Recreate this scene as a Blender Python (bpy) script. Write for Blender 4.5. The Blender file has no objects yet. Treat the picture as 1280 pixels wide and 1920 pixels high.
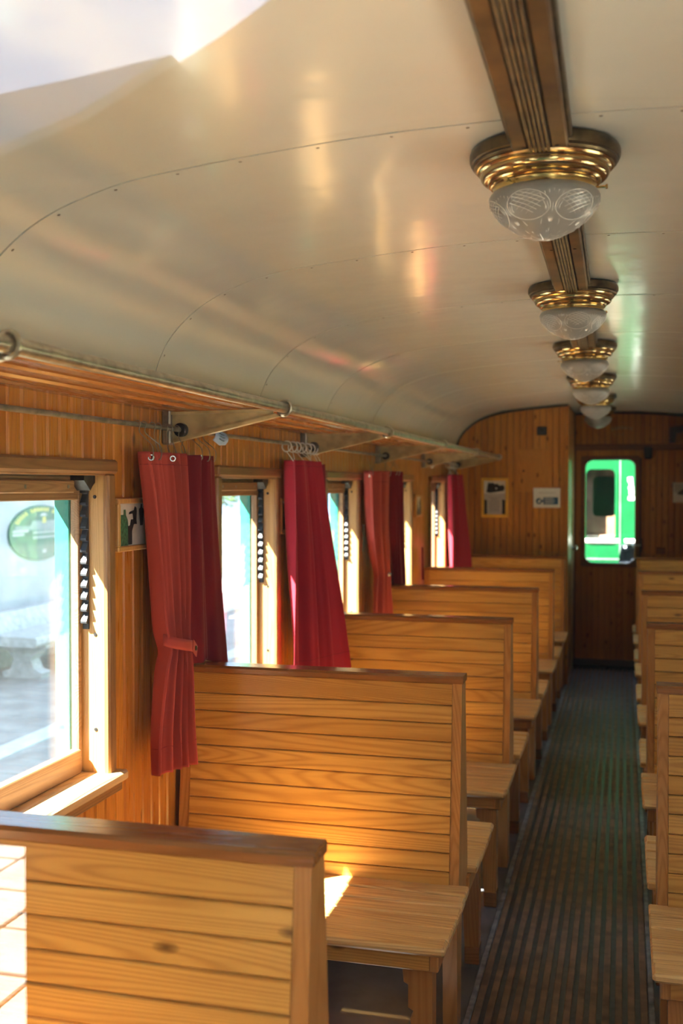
import bpy, bmesh, math, random
from mathutils import Vector, Matrix
random.seed(7)
R = math.radians
sc = bpy.context.scene
COL = sc.collection

# ------------------------------------------------------------------ camera
cam_d = bpy.data.cameras.new('camera')
cam = bpy.data.objects.new('camera', cam_d); COL.objects.link(cam)
YAW = math.atan(530 / 2000); PITCH = math.atan(50 / 2000 * math.cos(YAW))
cam.location = (0.15, 0.0, 1.69)
cam.rotation_euler = (R(90) - PITCH, 0, YAW)
cam_d.sensor_fit = 'VERTICAL'; cam_d.sensor_height = 36.0; cam_d.sensor_width = 24.0
cam_d.lens = 36.0 * 2000 / 1920
cam_d.clip_start = 0.01; cam_d.clip_end = 300
cam_d.dof.use_dof = True; cam_d.dof.focus_distance = 2.9; cam_d.dof.aperture_fstop = 3.2
sc.camera = cam

# ------------------------------------------------------------------ world
w = bpy.data.worlds.new('sky'); sc.world = w; w.use_nodes = True
nt = w.node_tree; nt.nodes.clear()
o = nt.nodes.new('ShaderNodeOutputWorld'); bg = nt.nodes.new('ShaderNodeBackground')
tc = nt.nodes.new('ShaderNodeTexCoord'); mp = nt.nodes.new('ShaderNodeMapping')
mp.inputs['Scale'].default_value = (1.0, 1.0, 2.2)
nz = nt.nodes.new('ShaderNodeTexNoise'); nz.inputs['Scale'].default_value = 3.2; nz.inputs['Detail'].default_value = 7; nz.inputs['Roughness'].default_value = .58
cr = nt.nodes.new('ShaderNodeValToRGB')
cr.color_ramp.elements[0].position = .46; cr.color_ramp.elements[0].color = (.41, .64, 1.04, 1)
cr.color_ramp.elements[1].position = .68; cr.color_ramp.elements[1].color = (1.12, 1.15, 1.20, 1)
nt.links.new(tc.outputs['Generated'], mp.inputs['Vector']); nt.links.new(mp.outputs['Vector'], nz.inputs['Vector'])
nt.links.new(nz.outputs['Fac'], cr.inputs['Fac']); nt.links.new(cr.outputs['Color'], bg.inputs['Color'])
bg.inputs['Strength'].default_value = .55
nt.links.new(bg.outputs['Background'], o.inputs['Surface'])

# ------------------------------------------------------------------ sun
sun_d = bpy.data.lights.new('sun', 'SUN'); sun_d.energy = 14.0; sun_d.angle = R(0.6); sun_d.color = (1.0, .93, .82)
sun = bpy.data.objects.new('sun', sun_d); COL.objects.link(sun)
sun.rotation_euler = Vector((1.0, .80, -1.55)).to_track_quat('-Z', 'Y').to_euler()
sun.location = (-6, -4, 9)

# ------------------------------------------------------------------ exposure and sampling helpers
vs = sc.view_settings
vs.view_transform = 'Standard'; vs.look = 'None'; vs.gamma = 1.0; vs.use_curve_mapping = False
vs.exposure = 3.55
sc.cycles.use_denoising = True
sc.cycles.use_adaptive_sampling = True; sc.cycles.adaptive_threshold = .045
sc.cycles.max_bounces = 7; sc.cycles.diffuse_bounces = 4; sc.cycles.glossy_bounces = 3
sc.cycles.transmission_bounces = 6; sc.cycles.transparent_max_bounces = 16
sc.cycles.sample_clamp_indirect = 6.0
sc.cycles.caustics_reflective = False; sc.cycles.caustics_refractive = False

# ================================================================== materials
def newmat(name):
    m = bpy.data.materials.new(name); m.use_nodes = True
    n = m.node_tree; n.nodes.clear()
    out = n.nodes.new('ShaderNodeOutputMaterial')
    return m, n, out
def N(n, t, **kw):
    x = n.nodes.new(t)
    for k, v in kw.items():
        if k in x.inputs: x.inputs[k].default_value = v
        else: setattr(x, k, v)
    return x
def math_(n, op, a, b=None, clamp=False):
    x = n.nodes.new('ShaderNodeMath'); x.operation = op; x.use_clamp = clamp
    for i, v in enumerate((a, b)):
        if v is None: continue
        if isinstance(v, (int, float)): x.inputs[i].default_value = v
        else: n.links.new(v, x.inputs[i])
    return x.outputs[0]
def mixc(n, f, a, b, bt='MIX'):
    x = n.nodes.new('ShaderNodeMix'); x.data_type = 'RGBA'; x.blend_type = bt
    for s, v in ((x.inputs[0], f), (x.inputs[6], a), (x.inputs[7], b)):
        if isinstance(v, (int, float)): s.default_value = v
        elif isinstance(v, tuple): s.default_value = (*v, 1) if len(v) == 3 else v
        else: n.links.new(v, s)
    return x.outputs[2]

def plain(name, col, rough=.5, metal=0.0, var=.08, scale=8.0, bump=0.0, coat=0.0, spec=.5, dark=None):
    m, n, out = newmat(name)
    b = N(n, 'ShaderNodeBsdfPrincipled'); b.inputs['Roughness'].default_value = rough; b.inputs['Metallic'].default_value = metal
    b.inputs['Coat Weight'].default_value = coat; b.inputs['Specular IOR Level'].default_value = spec
    g = N(n, 'ShaderNodeNewGeometry'); t = N(n, 'ShaderNodeTexNoise', Scale=scale, Detail=5.0)
    n.links.new(g.outputs['Position'], t.inputs['Vector'])
    d = dark or tuple(c * (1 - 3 * var) for c in col)
    l = tuple(min(1, c * (1 + var)) for c in col)
    r = n.nodes.new('ShaderNodeValToRGB'); r.color_ramp.elements[0].position = .3; r.color_ramp.elements[1].position = .65
    r.color_ramp.elements[0].color = (*d, 1); r.color_ramp.elements[1].color = (*l, 1)
    n.links.new(t.outputs['Fac'], r.inputs['Fac']); n.links.new(r.outputs['Color'], b.inputs['Base Color'])
    if bump:
        bp = N(n, 'ShaderNodeBump', Strength=bump, Distance=.01); n.links.new(t.outputs['Fac'], bp.inputs['Height']); n.links.new(bp.outputs['Normal'], b.inputs['Normal'])
    n.links.new(b.outputs[0], out.inputs[0])
    return m

def wood(name, axis, light, dark, line, rough=.33, coat=.12, knots=.5, fineamt=.9, linew=.42, cross=9.0, freq=170.0):
    """varnished pine: stretched noise along the grain, contour growth lines, sparse knots"""
    m, n, out = newmat(name)
    b = N(n, 'ShaderNodeBsdfPrincipled'); b.inputs['Coat Weight'].default_value = coat; b.inputs['Coat Roughness'].default_value = .22; b.inputs['Specular IOR Level'].default_value = .38
    g = N(n, 'ShaderNodeNewGeometry'); oi = N(n, 'ShaderNodeObjectInfo')
    off = N(n, 'ShaderNodeCombineXYZ')
    for k, mul in enumerate((37.0, 53.0, 71.0)): n.links.new(math_(n, 'MULTIPLY', oi.outputs['Random'], mul), off.inputs[k])
    ad = N(n, 'ShaderNodeVectorMath', operation='ADD'); n.links.new(g.outputs['Position'], ad.inputs[0]); n.links.new(off.outputs[0], ad.inputs[1])
    mp = N(n, 'ShaderNodeMapping')
    s = [cross] * 3; s['XYZ'.index(axis)] = cross * .055
    mp.inputs['Scale'].default_value = s
    n.links.new(ad.outputs[0], mp.inputs['Vector'])
    n1 = N(n, 'ShaderNodeTexNoise', Scale=.55, Detail=2.0, Roughness=.4, Distortion=.25); n.links.new(mp.outputs[0], n1.inputs['Vector'])
    # growth lines
    ln = math_(n, 'SINE', math_(n, 'MULTIPLY', n1.outputs['Fac'], freq * 2))
    ln = math_(n, 'POWER', math_(n, 'MULTIPLY_ADD', ln, .5), 2.0) if False else math_(n, 'MULTIPLY', math_(n, 'ADD', ln, 1.0), .5)
    ln = math_(n, 'POWER', ln, 2.2)
    fine = N(n, 'ShaderNodeTexNoise', Scale=9.0, Detail=3.0, Roughness=.6); n.links.new(mp.outputs[0], fine.inputs['Vector'])
    big = N(n, 'ShaderNodeTexNoise', Scale=.30, Detail=2.0); n.links.new(mp.outputs[0], big.inputs['Vector'])
    tone = math_(n, 'ADD', math_(n, 'MULTIPLY', big.outputs['Fac'], .9), math_(n, 'MULTIPLY', oi.outputs['Random'], .75))
    tone = math_(n, 'SUBTRACT', tone, .36, clamp=True)
    base = mixc(n, tone, light, dark)
    c = mixc(n, math_(n, 'MULTIPLY', ln, linew), base, line)
    c = mixc(n, math_(n, 'MULTIPLY', math_(n, 'SUBTRACT', fine.outputs['Fac'], .42, clamp=True), fineamt), c, line)
    if knots:
        sp = N(n, 'ShaderNodeSeparateXYZ'); n.links.new(ad.outputs[0], sp.inputs[0]); al = 'XYZ'.index(axis); ot = [k for k in range(3) if k != al]
        cb = N(n, 'ShaderNodeCombineXYZ')
        n.links.new(math_(n, 'MULTIPLY', math_(n, 'ADD', sp.outputs[ot[0]], sp.outputs[ot[1]]), 6.5), cb.inputs[0]); n.links.new(math_(n, 'MULTIPLY', sp.outputs[al], 3.0), cb.inputs[1])
        vo = N(n, 'ShaderNodeTexVoronoi', voronoi_dimensions='2D', Scale=1.0); n.links.new(cb.outputs[0], vo.inputs['Vector'])
        sepc = N(n, 'ShaderNodeSeparateColor'); n.links.new(vo.outputs['Color'], sepc.inputs[0])
        pick = math_(n, 'LESS_THAN', sepc.outputs[0], knots)
        kn = math_(n, 'SUBTRACT', 1.0, math_(n, 'MULTIPLY', vo.outputs['Distance'], 13.0), clamp=True)
        kn = math_(n, 'MULTIPLY', math_(n, 'POWER', kn, .6), pick)
        c = mixc(n, math_(n, 'MULTIPLY', kn, .9), c, tuple(x * .22 for x in line))
    n.links.new(c, b.inputs['Base Color'])
    n.links.new(math_(n, 'ADD', math_(n, 'MULTIPLY', fine.outputs['Fac'], .22), rough - .11), b.inputs['Roughness'])
    bp = N(n, 'ShaderNodeBump', Strength=.12, Distance=.002); n.links.new(ln, bp.inputs['Height']); n.links.new(bp.outputs[0], b.inputs['Normal'])
    n.links.new(b.outputs[0], out.inputs[0])
    return m

def glass_mat(name, dust=.10, tint=(.93, .97, .96), ior=1.5, dustcol=(.80, .84, .86), streak=True):
    m, n, out = newmat(name)
    tr = N(n, 'ShaderNodeBsdfTransparent'); tr.inputs[0].default_value = (*tint, 1)
    gl = N(n, 'ShaderNodeBsdfGlossy'); gl.inputs['Roughness'].default_value = .0; gl.inputs[0].default_value = (1, 1, 1, 1)
    # Schlick reflectance, the same from both faces of the pane
    gg = N(n, 'ShaderNodeNewGeometry'); dt = N(n, 'ShaderNodeVectorMath', operation='DOT_PRODUCT')
    n.links.new(gg.outputs['Incoming'], dt.inputs[0]); n.links.new(gg.outputs['Normal'], dt.inputs[1])
    f0 = ((ior - 1) / (ior + 1)) ** 2
    k = math_(n, 'POWER', math_(n, 'SUBTRACT', 1.0, math_(n, 'ABSOLUTE', dt.outputs['Value']), clamp=True), 5.0)
    fac = math_(n, 'ADD', math_(n, 'MULTIPLY', k, 1 - f0), f0, clamp=True)
    mx = N(n, 'ShaderNodeMixShader'); n.links.new(fac, mx.inputs[0]); n.links.new(tr.outputs[0], mx.inputs[1]); n.links.new(gl.outputs[0], mx.inputs[2])
    last = mx
    if dust:
        tl = N(n, 'ShaderNodeBsdfTranslucent'); tl.inputs[0].default_value = (*dustcol, 1)
        g = N(n, 'ShaderNodeNewGeometry'); mp = N(n, 'ShaderNodeMapping'); mp.inputs['Scale'].default_value = (22, 22, 2.2)
        t = N(n, 'ShaderNodeTexNoise', Scale=1.0, Detail=6.0, Roughness=.6)
        n.links.new(g.outputs['Position'], mp.inputs[0]); n.links.new(mp.outputs[0], t.inputs['Vector'])
        f = math_(n, 'MULTIPLY', t.outputs['Fac'], dust * 2)
        m2 = N(n, 'ShaderNodeMixShader'); n.links.new(f, m2.inputs[0]); n.links.new(mx.outputs[0], m2.inputs[1]); n.links.new(tl.outputs[0], m2.inputs[2])
        last = m2
    n.links.new(last.outputs[0], out.inputs[0])
    return m

def fabric(name, col, dark_tone, trans=.18):
    m, n, out = newmat(name)
    b = N(n, 'ShaderNodeBsdfPrincipled'); b.inputs['Roughness'].default_value = .85; b.inputs['Sheen Weight'].default_value = .35; b.inputs['Sheen Roughness'].default_value = .4
    b.inputs['Specular IOR Level'].default_value = .15
    b.inputs['Sheen Tint'].default_value = (.9, .45, .4, 1)
    g = N(n, 'ShaderNodeNewGeometry')
    mp = N(n, 'ShaderNodeMapping'); mp.inputs['Scale'].default_value = (14, 14, 2.5); n.links.new(g.outputs['Position'], mp.inputs[0])
    t = N(n, 'ShaderNodeTexNoise', Scale=1.0, Detail=4.0); n.links.new(mp.outputs[0], t.inputs['Vector'])
    c = mixc(n, t.outputs['Fac'], col, dark_tone); n.links.new(c, b.inputs['Base Color'])  # noise streaks mix the two cloth tones
    wv = N(n, 'ShaderNodeTexNoise', Scale=900.0, Detail=1.0); n.links.new(g.outputs['Position'], wv.inputs['Vector'])
    bp = N(n, 'ShaderNodeBump', Strength=.15, Distance=.001); n.links.new(wv.outputs['Fac'], bp.inputs['Height']); n.links.new(bp.outputs[0], b.inputs['Normal'])
    tl = N(n, 'ShaderNodeBsdfTranslucent'); n.links.new(c, tl.inputs[0])
    mx = N(n, 'ShaderNodeMixShader'); mx.inputs[0].default_value = trans
    n.links.new(b.outputs[0], mx.inputs[1]); n.links.new(tl.outputs[0], mx.inputs[2]); n.links.new(mx.outputs[0], out.inputs[0])
    return m

def ceiling_mat():
    m, n, out = newmat('cream_gloss_paint')
    b = N(n, 'ShaderNodeBsdfPrincipled'); b.inputs['Roughness'].default_value = .21; b.inputs['Coat Weight'].default_value = .35; b.inputs['Coat Roughness'].default_value = .10
    b.inputs['Specular IOR Level'].default_value = .6
    g = N(n, 'ShaderNodeNewGeometry')
    t = N(n, 'ShaderNodeTexNoise', Scale=2.0, Detail=5.0); n.links.new(g.outputs['Position'], t.inputs['Vector'])
    c = mixc(n, t.outputs['Fac'], (.745, .755, .70), (.68, .69, .635)); n.links.new(c, b.inputs['Base Color'])
    mp = N(n, 'ShaderNodeMapping'); mp.inputs['Scale'].default_value = (120, 14, 120); n.links.new(g.outputs['Position'], mp.inputs[0])
    t2 = N(n, 'ShaderNodeTexNoise', Scale=1.0, Detail=3.0); n.links.new(mp.outputs[0], t2.inputs['Vector'])
    t3 = N(n, 'ShaderNodeTexNoise', Scale=5.0, Detail=2.0); n.links.new(g.outputs['Position'], t3.inputs['Vector'])
    h = math_(n, 'ADD', math_(n, 'MULTIPLY', t2.outputs['Fac'], .05), t3.outputs['Fac'])
    bp = N(n, 'ShaderNodeBump', Strength=.22, Distance=.012); n.links.new(h, bp.inputs['Height']); n.links.new(bp.outputs[0], b.inputs['Normal']); n.links.new(bp.outputs[0], b.inputs['Coat Normal'])
    n.links.new(b.outputs[0], out.inputs[0])
    return m

def shade_mat():
    m, n, out = newmat('frosted_glass')
    d = N(n, 'ShaderNodeBsdfDiffuse'); d.inputs[0].default_value = (.68, .68, .65, 1)
    tl = N(n, 'ShaderNodeBsdfTranslucent'); tl.inputs[0].default_value = (.74, .74, .72, 1)
    tr = N(n, 'ShaderNodeBsdfTransparent'); tr.inputs[0].default_value = (.92, .92, .9, 1)
    g = N(n, 'ShaderNodeBsdfGlossy'); g.inputs['Roughness'].default_value = .32
    m1 = N(n, 'ShaderNodeMixShader'); m1.inputs[0].default_value = .5; n.links.new(d.outputs[0], m1.inputs[1]); n.links.new(tl.outputs[0], m1.inputs[2])
    m0 = N(n, 'ShaderNodeMixShader'); m0.inputs[0].default_value = .25; n.links.new(m1.outputs[0], m0.inputs[1]); n.links.new(tr.outputs[0], m0.inputs[2])
    fr = N(n, 'ShaderNodeFresnel'); fr.inputs[0].default_value = 1.5
    m2 = N(n, 'ShaderNodeMixShader'); n.links.new(fr.outputs[0], m2.inputs[0]); n.links.new(m0.outputs[0], m2.inputs[1]); n.links.new(g.outputs[0], m2.inputs[2])
    n.links.new(m2.outputs[0], out.inputs[0])
    return m

M = {}
PL, PD, PN = (.73, .395, .085), (.56, .26, .045), (.30, .10, .013)
M['bench_x'] = wood('pine_bench_boards', 'X', PL, PD, PN, knots=.22)
M['bench_z'] = wood('pine_bench_posts', 'Z', (.58, .27, .07), (.42, .17, .036), PN, knots=.03)
M['bench_cap'] = wood('pine_bench_cap', 'X', (.36, .14, .036), (.25, .085, .02), (.15, .05, .012), knots=0, rough=.24, coat=.5)
M['bench_seat'] = wood('pine_seat_boards', 'X', (.84, .52, .18), (.70, .39, .11), PN, knots=.22, rough=.36)
M['wall_z'] = wood('pine_wall_boards', 'Z', (.62, .25, .035), (.46, .155, .018), (.25, .07, .008), knots=.35, rough=.30, coat=.2, fineamt=.45, linew=.30)
M['trim_y'] = wood('window_trim_wood', 'Y', (.34, .17, .06), (.22, .10, .035), (.12, .05, .018), knots=0)
M['trim_z'] = wood('window_trim_upright', 'Z', (.38, .19, .065), (.25, .115, .04), (.14, .06, .02), knots=0)
M['jamb_z'] = wood('window_jamb_wood', 'Z', (.62, .37, .14), (.50, .27, .09), (.32, .15, .04), knots=.04, rough=.4)
M['sill_y'] = wood('window_sill_wood', 'Y', (.70, .47, .24), (.55, .33, .15), (.33, .17, .06), knots=0, rough=.42)
M['sash'] = wood('sash_wood', 'Y', (.40, .22, .10), (.27, .14, .06), (.15, .07, .03), knots=0, rough=.45)
M['slat_y'] = wood('rack_slat_wood', 'Y', (.46, .17, .04), (.34, .11, .022), (.20, .06, .012), knots=.0, rough=.25, coat=.5, linew=.2)
M['darkwood_x'] = wood('dark_wood_rail', 'X', (.24, .10, .03), (.16, .06, .018), (.08, .03, .01), knots=0)
M['endwood_z'] = wood('end_wall_boards', 'Z', (.58, .24, .04), (.42, .145, .022), (.22, .065, .01), knots=.85, rough=.33, fineamt=.45, linew=.3)
M['frame_wood'] = wood('picture_frame_wood', 'Z', (.66, .38, .13), (.55, .28, .08), (.4, .18, .05), knots=0, rough=.35)
M['frame_yellow'] = plain('yellow_frame_wood', (.85, .46, .06), .4)
M['ceiling'] = ceiling_mat()
M['seam'] = plain('seam_shadow_felt', (.05, .045, .035), .9)
M['roofing'] = plain('roof_sheet', (.35, .36, .36), .7)
M['lino'] = plain('grey_linoleum', (.11, .11, .118), .30, var=.16, scale=7, bump=.03, coat=.2)
M['mat_base'] = plain('mat_base_rubber', (.030, .034, .044), .36, var=.2, scale=30)
M['mat_rib'] = plain('mat_rib_brown', (.205, .115, .068), .55, var=.16, scale=14, bump=.05)
M['mat_edge'] = plain('mat_edge_metal', (.30, .32, .35), .34, metal=.4, var=.2, scale=20, bump=.08)
M['bronze'] = plain('dark_bronze', (.135, .095, .042), .38, metal=.8, var=.22, scale=22, bump=.03)
M['bronze_board'] = plain('bronzed_wood_board', (.155, .085, .030), .38, metal=.3, var=.2, scale=9, coat=.2)
M['flute'] = plain('fluted_old_brass', (.29, .20, .09), .36, metal=.75, var=.18, scale=26, bump=.04)
M['brass'] = plain('polished_brass', (.60, .43, .19), .18, metal=1.0, var=.04, scale=18)
M['brass_collar'] = plain('satin_brass', (.62, .44, .16), .25, metal=1.0, var=.08, scale=40)
M['shade'] = shade_mat()
M['cut'] = plain('cut_glass_groove', (.93, .91, .86), .10, var=.02, spec=.9)
M['rail'] = plain('rack_tube_steel', (.46, .41, .31), .30, metal=.75, var=.12, scale=25, bump=.03)
M['bracket'] = plain('olive_brass_bracket', (.56, .45, .23), .38, metal=.25, var=.12, scale=18, bump=.03)
M['rod'] = plain('grey_rod_steel', (.30, .27, .23), .40, metal=.7, var=.15, scale=25)
M['hook'] = plain('hook_wire', (.34, .31, .27), .33, metal=.9, var=.05)
M['eyelet'] = plain('eyelet_metal', (.62, .58, .50), .25, metal=1.0, var=.05)
M['ratchet'] = plain('ratchet_steel', (.032, .034, .038), .5, metal=.2, var=.15, scale=60)
M['iron'] = plain('black_iron', (.045, .042, .04), .42, metal=.5, var=.2, scale=40, bump=.05)
M['screw'] = plain('screw_steel', (.30, .28, .25), .4, metal=.8)
M['red_a'] = fabric('faded_red_cloth', (.50, .085, .062), (.40, .055, .046), .12)
M['red_b'] = fabric('dark_red_cloth', (.20, .016, .024), (.15, .011, .018), .10)
M['red_c'] = fabric('bright_red_cloth', (.43, .026, .048), (.33, .017, .034), .12)
M['teal'] = plain('green_window_paint', (.022, .20, .135), .35, var=.05)
M['green'] = plain('carriage_green_paint', (.0015, .060, .017), .45, var=.04, coat=.0, spec=.2)
M['green_dark'] = plain('carriage_green_weathered', (.025, .12, .07), .4, var=.1)
M['darkened'] = plain('darkened_end_black', (.012, .011, .010), .9, var=.1, spec=.1)  # near-black so the mirrored carriage lays no veil over the end glass
M['greyblue'] = plain('pale_roof_fascia', (.20, .29, .42), .5, var=.05)
M['pane'] = glass_mat('window_glass_dusty', dust=.005, tint=(.82, .84, .84), ior=1.33)
M['pane_light'] = glass_mat('window_glass_clearer', dust=.004, tint=(.96, .97, .97), ior=1.33)  # right-hand panes made clearer to let extra light inside
M['pane_clean'] = glass_mat('window_glass_clean', dust=0, tint=(.97, .98, .98), ior=1.52)
M['paper'] = plain('paper_white', (.72, .70, .66), .6, var=.03)
M['paper_grey'] = plain('paper_grey', (.50, .46, .45), .6, var=.05)
M['paper_snow'] = plain('photo_snow', (.66, .60, .54), .4, var=.05, scale=30)
M['ink'] = plain('photo_dark_ink', (.035, .027, .028), .4, var=.2, scale=60)
M['ink_mid'] = plain('photo_mid_ink', (.16, .12, .12), .4, var=.25, scale=60)
M['ink_green'] = plain('photo_green_ink', (.07, .20, .10), .4, var=.25, scale=90)
M['ink_blue'] = plain('sign_blue', (.03, .10, .21), .4, var=.05)
M['gold'] = plain('worn_gold_lettering', (.42, .30, .10), .4, metal=.3, var=.2, scale=50)
M['black_box'] = plain('black_plastic', (.03, .03, .03), .4)
M['chrome'] = plain('chrome', (.75, .75, .76), .12, metal=1.0, var=.03)
M['cream_strip'] = plain('worn_cream_edge', (.62, .50, .30), .4, var=.1, scale=20)
M['blue_plastic'] = plain('light_blue_fabric', (.33, .47, .78), .6, var=.05)
M['white_plastic'] = plain('white_plastic', (.78, .77, .74), .4, var=.02)
M['stone'] = plain('pale_cast_stone', (.50, .50, .48), .8, var=.08, scale=14, bump=.15)
M['plaster'] = plain('pale_plaster', (.50, .52, .52), .85, var=.04, scale=3, bump=.04)
M['slab'] = plain('paving_slab', (.31, .30, .27), .85, var=.10, scale=4, bump=.05)
M['paving'] = plain('platform_paving', (.30, .29, .265), .85, var=.10, scale=4, bump=.05)
M['kerb'] = plain('pale_kerb_stone', (.58, .58, .55), .8, var=.05, scale=6)
M['yard'] = plain('gravel_yard', (.26, .245, .20), .95, var=.12, scale=9, bump=.2)
M['ballast'] = plain('track_ballast', (.22, .21, .19), .95, var=.2, scale=40, bump=.3)
M['sign_green'] = plain('sign_green', (.015, .13, .075), .4, var=.12, scale=5)
M['sign_yellow'] = plain('sign_yellow', (.55, .50, .10), .4, var=.05)
M['sign_white'] = plain('sign_white', (.40, .43, .42), .4, var=.05)
M['sign_grey'] = plain('sign_grey', (.20, .27, .26), .4, var=.1)
M['leaf'] = plain('tree_leaves', (.06, .15, .035), .6, var=.25, scale=6)
M['bark'] = plain('tree_bark', (.12, .08, .05), .9, var=.2, scale=12)
M['timber'] = plain('orange_timber_post', (.42, .22, .08), .6, var=.1)
M['line_pale'] = plain('pale_green_line', (.10, .17, .12), .5)
M['brown_int'] = plain('brown_interior', (.30, .16, .10), .5, var=.1)
M['dark_metal'] = plain('oily_black_metal', (.05, .06, .08), .35, metal=.6, var=.2, scale=30)
M['cigar'] = plain('pale_straw_stick', (.45, .38, .28), .6)

# ================================================================== mesh helpers
def wloc(o):
    v = Vector((0, 0, 0))
    while o is not None: v += o.location; o = o.parent
    return v

class MB:
    def __init__(s, mx=1): s.v = []; s.f = []; s.mx = mx; s.T = None
    def add(s, vs, fs):
        b = len(s.v)
        for p in vs:
            p = Vector(p)
            if s.T is not None: p = s.T @ p
            s.v.append((p.x * s.mx, p.y, p.z))
        s.f += [tuple(i + b for i in f) for f in fs]
        return s
    def box(s, x0, x1, y0, y1, z0, z1, c=0.0):
        if x0 > x1: x0, x1 = x1, x0
        if y0 > y1: y0, y1 = y1, y0
        if z0 > z1: z0, z1 = z1, z0
        if c <= 0:
            return s.add([(x, y, z) for x in (x0, x1) for y in (y0, y1) for z in (z0, z1)],
                         [(0, 1, 3, 2), (4, 6, 7, 5), (0, 4, 5, 1), (2, 3, 7, 6), (0, 2, 6, 4), (1, 5, 7, 3)])
        c = min(c, (x1 - x0) * .45, (y1 - y0) * .45, (z1 - z0) * .45)
        vs, idx = [], {}
        X, Y, Z = (x0, x1), (y0, y1), (z0, z1)
        for i in (0, 1):
            for j in (0, 1):
                for k in (0, 1):
                    ci, cj, ck = (c if i == 0 else -c), (c if j == 0 else -c), (c if k == 0 else -c)
                    idx[i, j, k, 0] = len(vs); vs.append((X[i], Y[j] + cj, Z[k] + ck))
                    idx[i, j, k, 1] = len(vs); vs.append((X[i] + ci, Y[j], Z[k] + ck))
                    idx[i, j, k, 2] = len(vs); vs.append((X[i] + ci, Y[j] + cj, Z[k]))
        fs = []
        for i in (0, 1): fs.append([idx[i, a, b, 0] for a, b in ((0, 0), (1, 0), (1, 1), (0, 1))])
        for j in (0, 1): fs.append([idx[a, j, b, 1] for a, b in ((0, 0), (1, 0), (1, 1), (0, 1))])
        for k in (0, 1): fs.append([idx[a, b, k, 2] for a, b in ((0, 0), (1, 0), (1, 1), (0, 1))])
        for j in (0, 1):
            for k in (0, 1): fs.append([idx[0, j, k, 1], idx[1, j, k, 1], idx[1, j, k, 2], idx[0, j, k, 2]])
        for i in (0, 1):
            for k in (0, 1): fs.append([idx[i, 0, k, 0], idx[i, 1, k, 0], idx[i, 1, k, 2], idx[i, 0, k, 2]])
        for i in (0, 1):
            for j in (0, 1): fs.append([idx[i, j, 0, 0], idx[i, j, 1, 0], idx[i, j, 1, 1], idx[i, j, 0, 1]])
        for i in (0, 1):
            for j in (0, 1):
                for k in (0, 1): fs.append([idx[i, j, k, 0], idx[i, j, k, 1], idx[i, j, k, 2]])
        return s.add(vs, fs)
    def prism(s, pts, a0, a1, axis='X'):
        """polygon pts in the plane normal to axis, extruded from a0 to a1"""
        def P(a, p):
            return {'X': (a, p[0], p[1]), 'Y': (p[0], a, p[1]), 'Z': (p[0], p[1], a)}[axis]
        n = len(pts)
        vs = [P(a0, p) for p in pts] + [P(a1, p) for p in pts]
        fs = [tuple(range(n))[::-1], tuple(range(n, 2 * n))] + [(i, (i + 1) % n, n + (i + 1) % n, n + i) for i in range(n)]
        return s.add(vs, fs)
    def tube(s, pts, r, seg=10, closed=False):
        pts = [Vector(p) for p in pts]; n = len(pts); vs = []; fs = []
        rr = r if isinstance(r, (list, tuple)) else [r] * n
        ref = None
        for i, p in enumerate(pts):
            a = pts[i - 1] if i or closed else p; b = pts[(i + 1) % n] if i < n - 1 or closed else p
            t = (b - a).normalized()
            if ref is None: ref = Vector((0, 0, 1)) if abs(t.z) < .9 else Vector((1, 0, 0))
            u = t.cross(ref).normalized(); v = u.cross(t).normalized(); ref = v
            for k in range(seg):
                q = 2 * math.pi * k / seg; vs.append(p + (u * math.cos(q) + v * math.sin(q)) * rr[i])
        m = n if closed else n - 1
        for i in range(m):
            j = (i + 1) % n
            for k in range(seg): fs.append((i * seg + k, i * seg + (k + 1) % seg, j * seg + (k + 1) % seg, j * seg + k))
        if not closed: fs += [tuple(range(seg))[::-1], tuple(range((n - 1) * seg, n * seg))]
        return s.add(vs, fs)
    def lathe(s, prof, c=(0, 0, 0), seg=48):
        vs = []; fs = []
        for r, z in prof:
            for k in range(seg):
                q = 2 * math.pi * k / seg; vs.append((c[0] + max(r, 1e-4) * math.cos(q), c[1] + max(r, 1e-4) * math.sin(q), c[2] + z))
        for i in range(len(prof) - 1):
            for k in range(seg): fs.append((i * seg + k, i * seg + (k + 1) % seg, (i + 1) * seg + (k + 1) % seg, (i + 1) * seg + k))
        return s.add(vs, fs)
    def grid(s, fn, nu, nv):
        vs = [fn(u / nu, v / nv) for v in range(nv + 1) for u in range(nu + 1)]
        fs = [(v * (nu + 1) + u, v * (nu + 1) + u + 1, (v + 1) * (nu + 1) + u + 1, (v + 1) * (nu + 1) + u) for v in range(nv) for u in range(nu)]
        return s.add(vs, fs)
    def build(s, name, mat, parent=None, smooth=False, loc=None):
        off = wloc(parent) if parent is not None else Vector((0, 0, 0))
        if loc is not None: off = off + Vector(loc)
        me = bpy.data.meshes.new(name)
        me.from_pydata([(x - off.x, y - off.y, z - off.z) for x, y, z in s.v], [], s.f)
        bm = bmesh.new(); bm.from_mesh(me); bmesh.ops.recalc_face_normals(bm, faces=bm.faces[:]); bm.to_mesh(me); bm.free()
        me.materials.append(M[mat])
        if smooth:
            for p in me.polygons: p.use_smooth = True
            try: me.set_sharp_from_angle(angle=R(38))
            except Exception: pass
        ob = bpy.data.objects.new(name, me); COL.objects.link(ob)
        if parent is not None: ob.parent = parent
        if loc is not None: ob.location = loc
        return ob

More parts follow.
